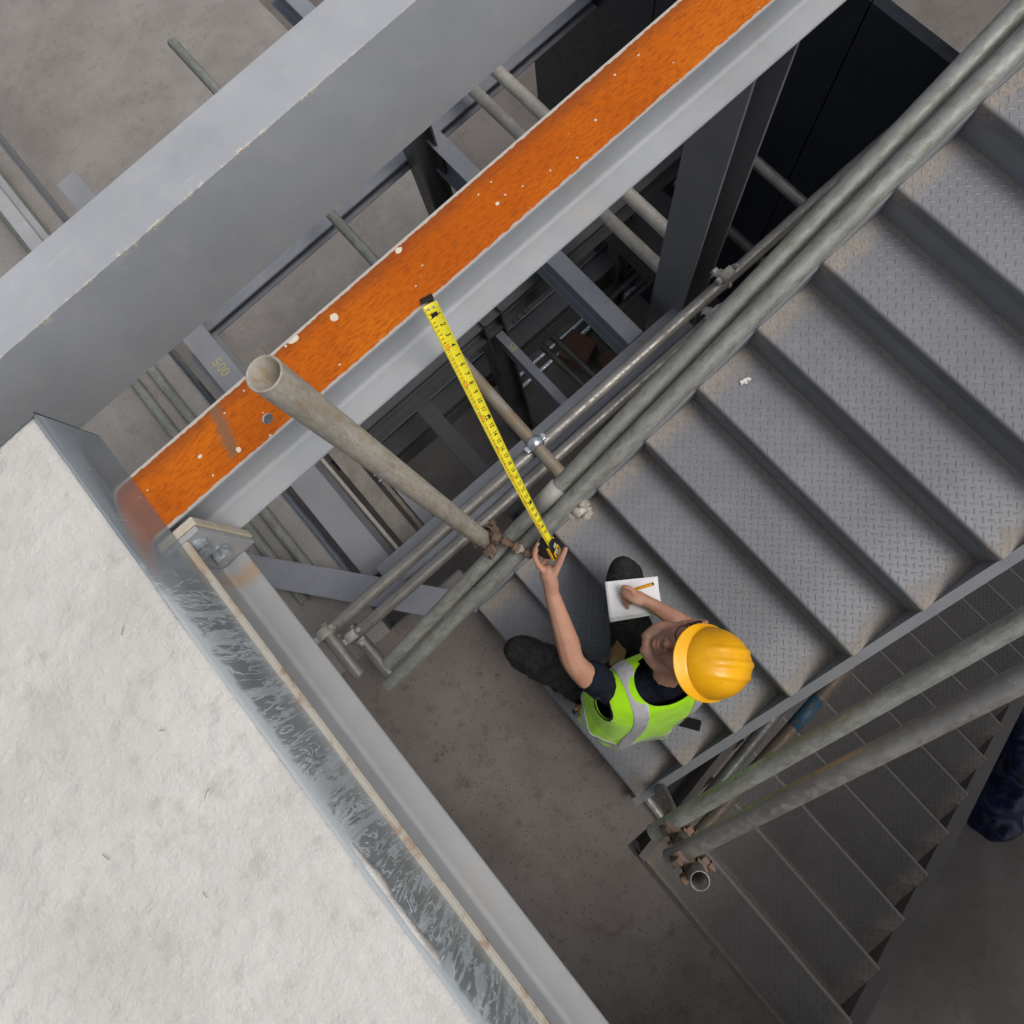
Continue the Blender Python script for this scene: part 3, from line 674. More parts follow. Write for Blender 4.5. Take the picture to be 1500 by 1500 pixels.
tube('right_gap_tube', (2.2, 1.6, -.35), (2.2, .4, -.35), M['tube_dark'], 'dim tube against the navy hoarding below the grey one')
# frame under the right-hand rails
tube('ledger_tube', (-.375, -.82, .03), (-.40, -1.28, .03), M['tube_green'], 'low tube lying at the foot of the right-hand rails', r=.02)
tube('upright_tube', (-.285, -.845, .0), (-.285, -.845, 1.22), M['tube_grey'], 'upright post carrying the lower ends of the right-hand rails')
tube('brace_tube', (-.22, -1.04, .095), (1.10, -.93, -.17), M['tube_dark'], 'dark brace dropping under the staircase behind the right rails', r=.03)
BRa, BRb = Vector((-.32, -1.135, .063)), Vector((1.45, -1.04, -.22))
bt = tube('brace_tube', BRa, BRb, M['tube_bluepaint'], 'brown brace with a patch of blue paint below the right rails', r=.033)

g = NG('flaking_blue_paint'); _n = g.noise(45, 7, .75); M['blue_paint'] = g.out(g.mix(g.step(_n, .52, .60), (.025, .085, .14), (.13, .105, .085)), .5, 0, .4)
MB().tube((BRb-BRa)*.40, (BRb-BRa)*.51, .0338, 24).build('blue_paint_patch', M['blue_paint'], bt)

def coupler(p, d1, d2, m, label, r=TR, side1=(0, 0, 1)):
    """double coupler: two hinged bands at right angles, each closed by a bolt with a nut"""
    p = Vector(p); c = thing('tube_coupler', p, label, 'coupler'); d1 = Vector(d1).normalized(); d2 = Vector(d2).normalized()
    nrm = d1.cross(d2).normalized()
    if nrm.dot(Vector(side1)) < 0: nrm = -nrm
    for s_, d in ((1, d1), (-1, d2)):
        ctr = nrm*(s_*r*1.02); side = d.cross(nrm).normalized(); mb = MB(); n = 18; L = .024
        prof = []
        for i in range(n+1):
            a = R(-35+250*i/n); prof.append(side*math.cos(a)+nrm*math.sin(a)*1.0)
        vs_ = []; fs = []
        for e in prof:
            for rr, l in ((r+.0008, -L), (r+.0075, -L*.92), (r+.0095, 0), (r+.0075, L*.92), (r+.0008, L)): vs_.append(ctr+e*rr+d*l)
        for i in range(n):
            for k in range(4): fs.append((i*5+k, i*5+k+1, (i+1)*5+k+1, (i+1)*5+k))
        fs += [(0, 1, 2, 3, 4), tuple(n*5+k for k in range(5))[::-1]]
        mb.add(vs_, fs, 0, True); o = mb.build('band', m); o.parent = c
        # lugs with bolt and nut
        for sg in (1, -1):
            q0 = ctr+side*sg*(r+.014)
            mb = MB(); X_, Y_, Z_ = side, d, nrm
            mt = Matrix((X_, Y_, Z_)).transposed().to_4x4(); mt.translation = q0
            mb.box((-.010, -.015, -.013), (.010, .015, .013), 0, .003, mt); o = mb.build('lug', m); o.parent = c
        q0 = ctr+side*(r+.016)
        mb = MB().tube(q0-nrm*.03, q0+nrm*.042, .0065, 10); o = mb.build('bolt', m); o.parent = c
        o = hexbolt(q0+nrm*.016, nrm, .022, .014, m).build('nut', m); o.parent = c
    mb = MB(); side = d1; mt = Matrix((d1, d2 - d1*d1.dot(d2), nrm)).transposed().to_4x4(); mb.box((-.022, -.022, -.016), (.022, .022, .016), 0, .005, mt)
    o = mb.build('saddle', m); o.parent = c
    return c
xd = (1, 0, 0); yd = (0, 1, 0); zd = Vector((.03, -.16, -1)).normalized()
b1d = (B1b-B1a).normalized(); b2d = (B2b-B2a).normalized(); r1d = (R1b-R1a).normalized()
coupler((.328, .70, .563), yd, xd, M['zinc'], 'shiny zinc coupler gripping the tan-stained tube by the measuring tape')
coupler((-.092, .392, 1.165), zd, b1d, M['rust'], 'rusty coupler joining the leaning pole to the greenish rails', side1=(0, 1, .2))
rr_ = thing('rusty_rod', (-.03, .33, 1.22), 'rusty threaded rod with nuts lying across the two greenish rails', 'rod')
adopt(MB().tube((-.07, .405, 1.226), (.005, .215, 1.262), .0095, 10).build('rod', M['rust']), rr_)
for t_ in (.12, .3, .52, .74, .93):
    q_ = Vector((-.07, .405, 1.226)).lerp(Vector((.005, .215, 1.262)), t_); dd_ = Vector((.075, -.19, .036)).normalized()
    adopt(hexbolt(q_-dd_*.009, dd_, .034 if t_ in (.12, .52) else .028, .018, M['rust']).build('nut', M['rust']), rr_)
adopt(MB().box((-.017, -.014, -.010), (.017, .014, .010), 0, .006, Matrix.Translation((-.028, .30, 1.250)) @ Matrix.Rotation(-.4, 4, 'Z')).build('clip', M['tube_rust']), rr_)
coupler((-.94, .685, .55), yd, xd, M['fitting_blue'], 'blue-daubed coupler at the left end of the bright tube')
coupler((-.925, .645, .298), yd, xd, M['fitting_white'], 'mortar-crusted coupler at the left end of the lower tube')
coupler((1.49, .715, .56), (0, 1, .3), xd, M['fitting_blue'], 'white and blue coupler at the foot of the dark column')
coupler((1.42, .66, .36), (0, 1, .3), xd, M['fitting_white'], 'small white fitting half hidden below the greenish rail')
coupler((-.285, -.81, .835), (0, 0, 1), r1d, M['rust'], 'rusty coupler at the lower end of the inner right rail', side1=(0, -1, 0))
coupler((-.285, -.812, 1.13), (0, 0, 1), r1d, M['rust'], 'rusty coupler at the lower end of the outer right rail', side1=(0, -1, 0))
coupler((.215, .262, 1.270), (0, 1, 0), b2d, M['tube_pale'], 'pale little coupler below the wrapped joint of the greenish rail', r=.017)
# wrapped joint on the upper rail
c0 = ext(B1a, B1b, .425); c1 = ext(B1a, B1b, .47)
tag(MB().tube(c0, c1, TR+.003, 28).build('wrapped_joint', M['tape_wrap']), 'pale grey sleeve wrapped round the upper greenish rail beside the tape', 'sleeve')
# ------------------------------------------------------------------ the worker
HC = Vector((.180, -.335, 1.115)); HS = 1.15           # head centre and size
def pose(ya, pi, ro):
    y = Vector((math.sin(R(ya)), math.cos(R(ya)), 0)); z = Vector((0, 0, 1)); p = R(pi)
    F = y*math.cos(p)+z*math.sin(p); U = -y*math.sin(p)+z*math.cos(p); Rt = F.cross(U)
    return Rt*math.cos(R(ro))-U*math.sin(R(ro)), F, U*math.cos(R(ro))+Rt*math.sin(R(ro))
HR, HF, HU = pose(-28, 60, 14)                          # head tipped back, looking up at the beam
KC = Vector((.198, -.396, 1.176)); KR, KF, KU = pose(-40, 45, 8)   # hard hat
def hd(r, f, u): return HC+(HR*r+HF*f+HU*u)*HS
CHIN = tuple(hd(0, .075, -.085))
M['skin'] = m_skin()

def ball(bm, c, r, axes=None):
    if isinstance(r, (int, float)): r = (r, r, r)
    mt = Matrix((axes or ((1, 0, 0), (0, 1, 0), (0, 0, 1)))).transposed().to_4x4() @ Matrix.Diagonal((*r, 1))
    mt = Matrix.Translation(c) @ mt
    bmesh.ops.create_icosphere(bm, subdivisions=2, radius=1, matrix=mt)
def sweep(bm, pts, rad):
    pts = [Vector(p) for p in pts]
    for i in range(len(pts)-1):
        a, b = pts[i], pts[i+1]; p0 = pts[i-1] if i else a*2-b; p3 = pts[i+2] if i+2 < len(pts) else b*2-a
        n = max(2, int((b-a).length/(min(rad[i], rad[i+1])*.35))+1)
        for k in range(n+1):
            t = k/n
            q = .5*((2*a)+(b-p0)*t+(2*p0-5*a+4*b-p3)*t*t+(3*a-p0-3*b+p3)*t**3)
            ball(bm, q, rad[i]+(rad[i+1]-rad[i])*t)
def fuse(bm, name, m, voxel, smooth=4, disp=None):
    """one continuous skin over everything in bm"""
    me = bpy.data.meshes.new(name); bm.to_mesh(me); bm.free(); o = bpy.data.objects.new(name, me); COL.objects.link(o)
    md = o.modifiers.new('r', 'REMESH'); md.mode = 'VOXEL'; md.voxel_size = voxel
    if smooth: sm = o.modifiers.new('s', 'SMOOTH'); sm.iterations = smooth; sm.factor = .5
    me2 = evaluated(o); o.modifiers.clear(); o.data = me2; me2.materials.clear(); me2.materials.append(m)
    if disp:
        ns = [v.normal.copy() for v in me2.vertices]
        for v, n in zip(me2.vertices, ns): v.co += n*disp(v.co)
    for p in me2.polygons: p.use_smooth = True
    return o
J = dict(pelvis=(-.095, -.362, .42), hipL=(-.175, -.320, .42), hipR=(-.015, -.360, .42), kneeL=(-.312, .035, .62), kneeR=(.212, -.005, .715),
         ankL=(-.255, -.125, .235), ankR=(.165, -.135, .515), chest=(-.01, -.385, .76), neck=(.055, -.375, .955),
         shL=(-.125, -.285, .885), elL=(-.150, -.108, 1.055), wrL=(-.044, .121, 1.2), shR=(.195, -.405, .885), elR=(.268, -.320, .70), wrR=(.212, -.148, .835))
J = {k: Vector(v) for k, v in J.items()}
wk = thing('person', (-.095, -.362, .292), 'worker in yellow hard hat and lime vest sitting on the stairs with arm raised', 'person')
bm = bmesh.new()
# torso and legs under the clothes
ax = ((.936, -.351, 0), (.351, .936, 0), (0, 0, 1))
for c, r in ((J['pelvis'], (.15, .105, .10)), (J['pelvis'].lerp(J['chest'], .5), (.14, .095, .14)), (J['chest'], (.15, .095, .12)), (J['chest'].lerp(J['neck'], .5), (.13, .07, .06))): ball(bm, c, r, ax)
sweep(bm, [J['shL'], J['chest'].lerp(J['neck'], .7), J['shR']], [.044, .045, .044])
for s_ in 'LR': sweep(bm, [J['hip'+s_], J['knee'+s_], J['ank'+s_]], [.075, .055, .038])
for s_ in 'LR':
    a = J['ank'+s_]; ball(bm, a+Vector((0, .05, -.045)), (.035, .09, .03))
# neck and head
sweep(bm, [J['neck']-Vector((0, 0, .04)), J['neck'], hd(0, -.035, -.055), hd(0, -.015, 0)], [.062, .060, .058, .06])
hax = (HR, HF, HU)
def hb(c, r): ball(bm, hd(*c), tuple(v*HS for v in ((r, r, r) if isinstance(r, (int, float)) else r)), hax)
def hs(pts, rad): sweep(bm, [hd(*p) for p in pts], [r*HS for r in rad])
hb((0, -.01, .035), (.078, .097, .092)); hb((0, .03, -.035), (.06, .06, .08))
for s_ in (-1, 1):
    hs([(s_*.06, -.005, -.04), (s_*.052, .035, -.085), (s_*.02, .075, -.107)], [.024, .023, .020])
    hb((s_*.040, .058, -.022), (.027, .026, .03)); hb((s_*.013, .098, -.037), .0095)
    hs([(s_*.052, .066, .03), (s_*.02, .083, .028)], [.013, .013])
    hs([(s_*.079, .004, .022), (s_*.09, -.016, .032), (s_*.094, -.03, .012), (s_*.087, -.018, -.02), (s_*.081, .0, -.034)], [.0085, .0085, .009, .009, .0085])
    hb((s_*.083, -.012, .004), (.006, .018, .026))
hb((0, .083, -.104), (.022, .016, .016)); hs([(0, .083, .02), (0, .098, -.008), (0, .115, -.028)], [.0095, .0105, .0125])
hb((0, .082, -.065), (.03, .018, .022))
# left arm, raised
sweep(bm, [J['shL'], J['shL'].lerp(J['elL'], .5)+Vector((-.012, 0, 0)), J['elL'], J['elL'].lerp(J['wrL'], .28), J['elL'].lerp(J['wrL'], .7), J['wrL']], [.055, .050, .042, .0435, .033, .0265])
def at(x, y, z): return Vector((x, y, z))
# left hand round the tape case
WL = J['wrL']
palm = [WL, at(-.026, .145, 1.222), at(-.004, .176, 1.245)]
sweep(bm, palm, [.026, .029, .027])
ball(bm, at(-.012, .170, 1.238), .030); ball(bm, at(-.008, .172, 1.222), .027)
fing = [  # knuckle, middle joint, tip  (index, middle, ring, little)
    [at(-.016, .196, 1.262), at(-.006, .240, 1.290), at(.030, .262, 1.312)],
    [at(-.010, .204, 1.245), at(.000, .252, 1.268), at(.042, .270, 1.292)],
    [at(-.002, .206, 1.228), at(.012, .252, 1.246), at(.050, .264, 1.270)],
    [at(.008, .200, 1.212), at(.024, .238, 1.226), at(.056, .248, 1.246)]]
for k, f_ in enumerate(fing): sweep(bm, [palm[2].lerp(f_[0], .4)]+f_, [.0115, .0112-.0004*k, .0100-.0005*k, .0082-.0004*k])
sweep(bm, [at(-.022, .152, 1.240), at(.020, .166, 1.262), at(.056, .178, 1.292), at(.086, .190, 1.312)], [.019, .0145, .0115, .0085])
# right arm and writing hand
sweep(bm, [J['shR'], J['shR'].lerp(J['elR'], .5), J['elR'], J['elR'].lerp(J['wrR'], .35), J['elR'].lerp(J['wrR'], .75), J['wrR']], [.055, .049, .041, .041, .031, .026])
palm = [J['wrR'], at(.196, -.112, .848), at(.183, -.086, .852)]
sweep(bm, palm, [.025, .027, .026]); ball(bm, at(.196, -.098, .836), .024)
fing = [
    [at(.190, -.058, .866), at(.176, -.030, .862), at(.158, -.040, .832)],
    [at(.178, -.062, .858), at(.160, -.044, .846), at(.146, -.058, .822)],
    [at(.166, -.076, .846), at(.146, -.066, .832), at(.136, -.082, .815)],
    [at(.160, -.092, .836), at(.142, -.088, .822), at(.134, -.102, .812)]]
for k, f_ in enumerate(fing): sweep(bm, [palm[2].lerp(f_[0], .5)]+f_, [.0115, .0105-.0004*k, .0095-.0005*k, .0080-.0004*k])
sweep(bm, [at(.180, -.112, .862), at(.166, -.090, .868), at(.158, -.066, .856), at(.154, -.048, .838)], [.0165, .013, .0105, .0082])
adopt(fuse(bm, 'body', M['skin'], .0042, 3), wk)
# lips, eyes, glasses, hair
bm = bmesh.new()
hs([(-.026, .084, -.066), (-.008, .100, -.060), (.008, .100, -.060), (.026, .084, -.066)], [.004, .0065, .0065, .004])
hs([(-.024, .083, -.069), (0, .100, -.074), (.024, .083, -.069)], [.004, .0072, .004])
adopt(fuse(bm, 'lips', M['lips'], .003, 2), wk)
for s_ in (-1, 1):
    bm = bmesh.new(); ball(bm, hd(s_*.031, .078, .008), .0125*HS); me = bpy.data.meshes.new('eye'); bm.to_mesh(me); bm.free(); me.materials.append(M['eye'])
    o = bpy.data.objects.new('eye', me); COL.objects.link(o); adopt(o, wk)
mb = MB()
for s_ in (-1, 1):
    pts = [hd(s_*.070, .075, .022), hd(s_*.086, .03, .026), hd(s_*.090, -.02, .024), hd(s_*.088, -.045, .0)]
    for a, b in zip(pts, pts[1:]): mb.tube(a, b, .0032*HS, 8)
    ring = [hd(s_*(.034+.03*math.cos(t)), .101-.018*abs(math.cos(t)), .006+.02*math.sin(t)) for t in [2*math.pi*i/14 for i in range(15)]]
    for a, b in zip(ring, ring[1:]): mb.tube(a, b, .0018, 6)
mb.tube(hd(-.008, .108, .012), hd(.008, .108, .012), .0018, 6)
adopt(mb.build('safety_glasses', M['black']), wk)
bm = bmesh.new(); hb((0, -.030, .038), (.081, .088, .08)); hb((0, -.06, -.02), (.06, .045, .05))
for s_ in (-1, 1): hs([(s_*.074, .015, .04), (s_*.072, .017, -.002)], [.012, .007])
adopt(fuse(bm, 'hair', M['hair'], .006, 1), wk)
# hard hat
def hat_r(th, ph):
    """shell radius factors: th round the head (0 = front), ph up from the rim (0..90 deg)"""
    a, b, h = .117, .140, .121
    x = a*math.sin(th)*math.cos(ph); y = b*math.cos(th)*math.cos(ph); z = h*math.sin(ph)
    top = min(1, max(0, (ph-R(24))/R(24)))
    rid = 0
    for cx, wd, hh in ((0, .017, .0055), (-.044, .010, .0042), (.044, .010, .0042)):
        d = abs(x-cx)/wd
        if d < 1.5: rid += hh*math.exp(-(d*1.5)**4)
    sc1 = 1+rid*top/.13
    return Vector((x*sc1, y*sc1-.006, z*sc1))
HO = Vector((0, -.004, .040)); TH, PH = 96, 26
vs_ = []; fs = []
def hw(v): return KC+KR*v.x+KF*v.y+KU*v.z
for inn in (0, 1):
    for j in range(PH+1):
        for i in range(TH):
            th = 2*math.pi*i/TH; ph = R(90)*min(j/PH, .9995)
            v = hat_r(th, ph)
            if inn: v = v*.975
            vs_.append(hw(v))
n = TH*(PH+1)
for j in range(PH):
    for i in range(TH):
        k = (j*TH+i, j*TH+(i+1) % TH, (j+1)*TH+(i+1) % TH, (j+1)*TH+i); fs.append(k[::-1]); fs.append(tuple(n+q for q in k))
for i in range(TH): fs.append((i, (i+1) % TH, n+(i+1) % TH, n+i))
hat = MB().add(vs_, fs, 0, True).build('hard_hat', M['helmet']); adopt(hat, wk)
# brim: a thin flange all round that grows into a peak in front
vs_ = []; fs = []
for i in range(TH):
    th = 2*math.pi*i/TH; e = hat_r(th, 0); d = Vector((math.sin(th), math.cos(th), 0)); Z1 = Vector((0, 0, 1))
    pk = max(0, math.cos(th)); wd = .010+.030*pk**1.5; drop = .004+.014*pk**2
    q0 = e*.985+Z1*.010; q1 = e+Z1*.003; q2 = e+d*wd*.25; q3 = e+d*wd*.9-Z1*drop*.9; q4 = e+d*wd-Z1*drop; q5 = q4-Z1*.0025; q6 = q4-d*.003-Z1*.0030; q7 = e*.97-Z1*.004
    vs_ += [hw(q) for q in (q0, q1, q2, q3, q4, q5, q6, q7)]
for i in range(TH):
    k, q = i*8, ((i+1) % TH)*8
    for c in range(8): fs.append((k+c, k+(c+1) % 8, q+(c+1) % 8, q+c)[::-1])
o = MB().add(vs_, fs, 0, True).build('brim', M['helmet']); o.parent = hat; o.matrix_parent_inverse = Matrix.Identity(4)
# trousers
def wrinkle(amp, f, seed): return lambda p: amp*(noise.noise((p.x*f, p.y*f, p.z*f*1.4+seed))+.6*noise.noise((p.x*f*2.3, p.y*f*2.3, p.z*f*2.3+seed)))
def creases(p):
    q = Vector((p.x*13, p.y*13, p.z*20)); w_ = Vector((noise.noise(q*.5), noise.noise(q*.5+Vector((7, 0, 0))), 0))
    return .016*(.45-abs(noise.noise(q+w_*1.2)))-.005+.007*(.4-abs(noise.noise(q*2.1+Vector((3, 1, 5)))))
bm = bmesh.new()
ball(bm, J['pelvis']+Vector((0, -.01, .0)), (.185, .145, .115), ax); ball(bm, J['pelvis'].lerp(J['chest'], .3), (.165, .125, .10), ax)
for s_ in 'LR':
    h, k, a = J['hip'+s_], J['knee'+s_], J['ank'+s_]
    sweep(bm, [h, h.lerp(k, .5), k, k.lerp(a, .45), a+Vector((0, 0, .03))], [.108, .092, .076, .074, .066])
    d = (k-h).normalized(); ball(bm, k+d*.008+Vector((0, .004, .004)), .074)
adopt(fuse(bm, 'trousers', M['trousers'], .006, 3, creases), wk)
for s_ in 'LR':
    k = J['knee'+s_]; d = (k-J['hip'+s_]).normalized()
    bm = bmesh.new(); ball(bm, k+d*.036+Vector((0, .01, .012)), (.058, .05, .058)); adopt(fuse(bm, 'knee_pad', M['trousers'], .008, 2, wrinkle(.003, 30, 1)), wk)
    a = J['ank'+s_]; bm = bmesh.new(); sweep(bm, [a+Vector((0, 0, .03)), a+Vector((0, 0, -.03)), a+Vector((-.005, .035, -.052)), a+Vector((-.01, .085, -.055))], [.05, .046, .036, .030])
    adopt(fuse(bm, 'boot', M['boot'], .008, 2), wk)
# shirt with short sleeves
bm = bmesh.new()
for c, r in ((J['pelvis'].lerp(J['chest'], .35), (.165, .12, .12)), (J['chest'], (.192, .126, .14)), (J['chest'].lerp(J['neck'], .62), (.155, .09, .08))): ball(bm, c, r, ax)
sweep(bm, [J['shL'], J['chest'].lerp(J['neck'], .82), J['shR']], [.060, .072, .060])
for s_ in 'LR': sweep(bm, [J['sh'+s_], J['sh'+s_].lerp(J['el'+s_], .50)], [.057, .064])
sweep(bm, [J['neck']-Vector((0, 0, .06)), J['neck']+Vector((.006, .0, -.008))], [.088, .076])
adopt(fuse(bm, 'shirt', M['shirt'], .007, 3, wrinkle(.004, 24, 9)), wk)
# vest: loft of torso sections from hem to neck opening, cut away at the arms
LAT, FWD = Vector(ax[0]), Vector(ax[1])
SEC = [((-.100, -.425, .545), .232, .160), ((-.085, -.415, .62), .222, .152), ((-.055, -.405, .70), .215, .146), ((-.015, -.392, .80), .216, .138),
       ((.018, -.378, .885), .222, .126), ((.034, -.370, .938), .194, .112), ((.044, -.366, .968), .140, .102), ((.050, -.364, .980), .104, .092)]
def sec(s_):
    s_ = min(len(SEC)-1.0001, max(0, s_)); i = int(s_); t = s_-i
    def g(k): k = min(len(SEC)-1, max(0, k)); c, a, b = SEC[k]; return Vector((*c, a, b)) if 0 else (Vector(c), a, b)
    P = [g(i-1), g(i), g(i+1), g(i+2)]
    def cr(a, b, c, d): return .5*((2*b)+(c-a)*t+(2*a-5*b+4*c-d)*t*t+(3*b-a-3*c+d)*t**3)
    return cr(*[p[0] for p in P]), cr(*[p[1] for p in P]), cr(*[p[2] for p in P])
def vest_pt(s_, th, off=0.):
    c, a, b = sec(s_); e = .82
    cx, sx = math.cos(th), math.sin(th)
    l = math.copysign(abs(sx)**e, sx)*(a+off); f_ = math.copysign(abs(cx)**e, cx)*(b+off)
    p = c+LAT*l+FWD*f_
    fl = max(0, 1-s_/3.2)
    wv = .007*noise.noise((p.x*13, p.y*13, p.z*7))+.012*fl*math.sin(th*7+2*s_)*abs(sx)+.016*fl*noise.noise((math.cos(th)*3, math.sin(th)*3, 1))
    d = (LAT*sx/a+FWD*cx/b).normalized()
    return p+d*wv+Vector((0, 0, -.02*fl*noise.noise((math.cos(th)*2, math.sin(th)*2, 5)))), l, f_
NS, NT = 130, 240
def arm_open(s_, l, f_):
    """armhole: an ellipse on each side"""
    side = abs(l)
    return side > .120 and ((s_-4.1)/.95)**2+((f_-.014)/.070)**2+((.215-min(side, .215))/.06)**2 < 1
def vest_faces(cond, off, thick):
    pts = {}; fs = []
    vs_ = []
    for i in range(NS+1):
        for j in range(NT):
            s_ = 7*i/NS; p, l, f_ = vest_pt(s_, 2*math.pi*j/NT, off); vs_.append(p)
    keep = []
    for i in range(NS):
        for j in range(NT):
            s_ = 7*(i+.5)/NS; th = 2*math.pi*(j+.5)/NT; _, l, f_ = vest_pt(s_, th, off)
            if cond(s_, th, l, f_): keep.append((i*NT+j, i*NT+(j+1) % NT, (i+1)*NT+(j+1) % NT, (i+1)*NT+j)[::-1])
    return MB().add(vs_, keep, 0, True)
def shell(mb, name, m, thick, par):
    o = mb.build(name, m); me = o.data
    bm = bmesh.new(); bm.from_mesh(me); bmesh.ops.delete(bm, geom=[v for v in bm.verts if not v.link_faces], context='VERTS'); bmesh.ops.recalc_face_normals(bm, faces=bm.faces); bm.to_mesh(me); bm.free()
    sm = o.modifiers.new('s', 'SMOOTH'); sm.iterations = 4; md = o.modifiers.new('t', 'SOLIDIFY'); md.thickness = thick; md.offset = 0
    me2 = evaluated(o); o.modifiers.clear(); o.data = me2
    for p in me2.polygons: p.use_smooth = True
    adopt(o, wk)
    if par is not None: o.parent = par; o.matrix_parent_inverse = Matrix.Identity(4)
    return o
okv = lambda s_, th, l, f_: not arm_open(s_, l, f_)
front_gap = lambda th, l, s_: abs(l) < .02 and math.cos(th) > 0
vest = shell(vest_faces(lambda s_, th, l, f_: okv(s_, th, l, f_) and not (math.cos(th) > 0 and s_ > 6.2 and abs(l) < .06), 0, .003), 'safety_vest', M['vest'], .004, None)
for sd in (1, -1): shell(vest_faces(lambda s_, th, l, f_: okv(s_, th, l, f_) and s_ > .9 and .086 < l*sd < .140, .0035, .002), 'reflective_band', M['reflect'], .002, vest)
shell(vest_faces(lambda s_, th, l, f_: okv(s_, th, l, f_) and .5 < s_ < 1.05, .0035, .002), 'reflective_band', M['reflect'], .002, vest)
edge = lambda s_, l, f_: (abs(l) > .10 and ((s_-4.1)/1.07)**2+((f_-.014)/.080)**2+((.215-min(abs(l), .215))/.068)**2 < 1) and not arm_open(s_, l, f_)
for sd in (1, -1): shell(vest_faces(lambda s_, th, l, f_: l*sd > 0 and edge(s_, l, f_), .004, .002), 'piping', M['black'], .003, vest)
# tool belt pouches
tb = thing('tool_belt', (-.09, -.36, .47), 'tan leather tool pouches round the worker\'s hips', 'tool belt')
mb = MB(); vs_ = []; fs = []; NB = 40
for i in range(NB):
    th = 2*math.pi*i/NB; d = LAT*math.sin(th)*.19+FWD*math.cos(th)*.152; c = Vector((-.092, -.372, .485))
    vs_ += [c+d, c+d*1.04, c+d*1.04+Vector((0, 0, .045)), c+d+Vector((0, 0, .045))]
for i in range(NB):
    a, b = i*4, ((i+1) % NB)*4
    for k in range(4): fs.append((a+k, b+k, b+(k+1) % 4, a+(k+1) % 4))
adopt(mb.add(vs_, fs).build('belt', M['leather']), tb)
for (x, y, z), (sx, sy, sz), rz in (((-.295, -.335, .455), (.055, .12, .15), -.2), ((-.005, -.215, .555), (.13, .045, .10), .55)):
    mt = Matrix.Translation((x, y, z)) @ Matrix.Rotation(rz, 4, 'Z') @ Matrix.Rotation(.12, 4, 'X')
    p = MB().box((-sx/2, -sy/2, -sz/2), (sx/2, sy/2, sz/2), 0, .016, mt).build('pouch', M['leather']); adopt(p, tb)
    fl = MB().box((-sx/2-.004, -sy/2-.004, sz/2-.02), (sx/2+.004, sy/2+.004, sz/2+.006), 0, .005, mt).build('flap', M['leather']); fl.parent = p; fl.matrix_parent_inverse = Matrix.Identity(4)
adopt(MB().tube((-.335, -.30, .40), (-.315, -.30, .57), .011, 12).build('tool_handle', M['black']), tb)
# black strap trailing on the tread behind him
mt = Matrix.Translation((.0, -.655, .292+.008)) @ Matrix.Rotation(R(35), 4, 'Z')
tag(MB().box((-.024, -.085, -.006), (.024, .055, .006), 0, .004, mt).build('strap_end', M['strap']), 'flat black strap end lying on the tread behind the lime vest', 'strap')

# ------------------------------------------------------------------ tape measure, paper, pencil
hook = Vector((.188, .716, 2.117)); bot = Vector((.062, .236, 1.322)); axis = (hook-bot).normalized(); LEN = (hook-bot).length
tc_ = bot.lerp(hook, .5); toc = (Vector((0, 0, CAMZ+.4))-tc_)
def perp(v): v = Vector(v); return (v-axis*axis.dot(v)).normalized()
def tframe(t):
    n_ = perp(perp((-.188, -.716, 1.303)).lerp(perp((.62, -.45, .45)), t)); return axis.cross(n_).normalized(), n_
wid, nrm = tframe(.9)
TW = .0355
tm = thing('tape_measure', bot, 'pulled-out yellow tape measure hooked on the orange beam and held by the worker', 'tape measure')
def tape_pt(v, u, off=0.):
    """v metres from the hook, u across -.5..+.5"""
    d = -.0045*(1-(2*u)**2); sag = .012*math.sin(math.pi*v/LEN)
    w_, n_ = tframe(v/LEN*.9)
    return hook-axis*v+w_*(u*TW)+n_*(d+off-sag)
vs_ = []; fs = []; NL, NU = 90, 8
for i in range(NL+1):
    for j in range(NU+1): vs_.append(tape_pt(LEN*i/NL, j/NU-.5))
for i in range(NL):
    for j in range(NU): k = i*(NU+1)+j; fs.append((k, k+1, k+NU+2, k+NU+1))
o = MB().add(vs_, fs, 0, True).build('blade', M['tape']); md = o.modifiers.new('t', 'SOLIDIFY'); md.thickness = .0006; me = evaluated(o); o.modifiers.clear(); o.data = me; adopt(o, tm); blade = o
def tape_text(s, v, u, size, mb, rot=True):
    cu = bpy.data.curves.new('txt', 'FONT'); cu.body = s; cu.size = size; cu.align_x = 'CENTER'; cu.align_y = 'CENTER'; cu.resolution_u = 2; cu.offset = size*.02
    ob_ = bpy.data.objects.new('txt', cu); COL.objects.link(ob_); me = evaluated(ob_)
    pts = []
    for p in me.vertices:
        pts.append(tape_pt(v+p.co.x, u+SGN*p.co.y/TW, .0009))
    mb.add(pts, [list(f.vertices) for f in me.polygons]); bpy.data.objects.remove(ob_); bpy.data.curves.remove(cu); bpy.data.meshes.remove(me)
SGN = 1
bk, rd = MB(), MB()
for i in range(1, int(LEN/.0305)):
    v = i*.0305
    s = str(i)
    tape_text(s, v, .20, .0165 if i not in (12, 24) else .020, bk)
    for k in range(4): pass
for i in range(1, int(LEN/.012)):
    v = i*.012; big = i % 10 == 0
    tape_text(str(i), v-.001, -.24 if not big else -.2, .0105 if not big else .017, rd if (big or i % 2 == 0) else bk)
for i in range(1, int(LEN/.003)):
    v = i*.003; l = .11 if i % 4 else .2
    bk.add([tape_pt(v, -.49, .0009), tape_pt(v+.0007, -.49, .0009), tape_pt(v+.0007, -.49+l, .0009), tape_pt(v, -.49+l, .0009)], [(0, 1, 2, 3)])
    l = .09 if i % 5 else .18
    bk.add([tape_pt(v, .49, .0009), tape_pt(v+.0006, .49, .0009), tape_pt(v+.0006, .49-l, .0009), tape_pt(v, .49-l, .0009)], [(0, 1, 2, 3)])
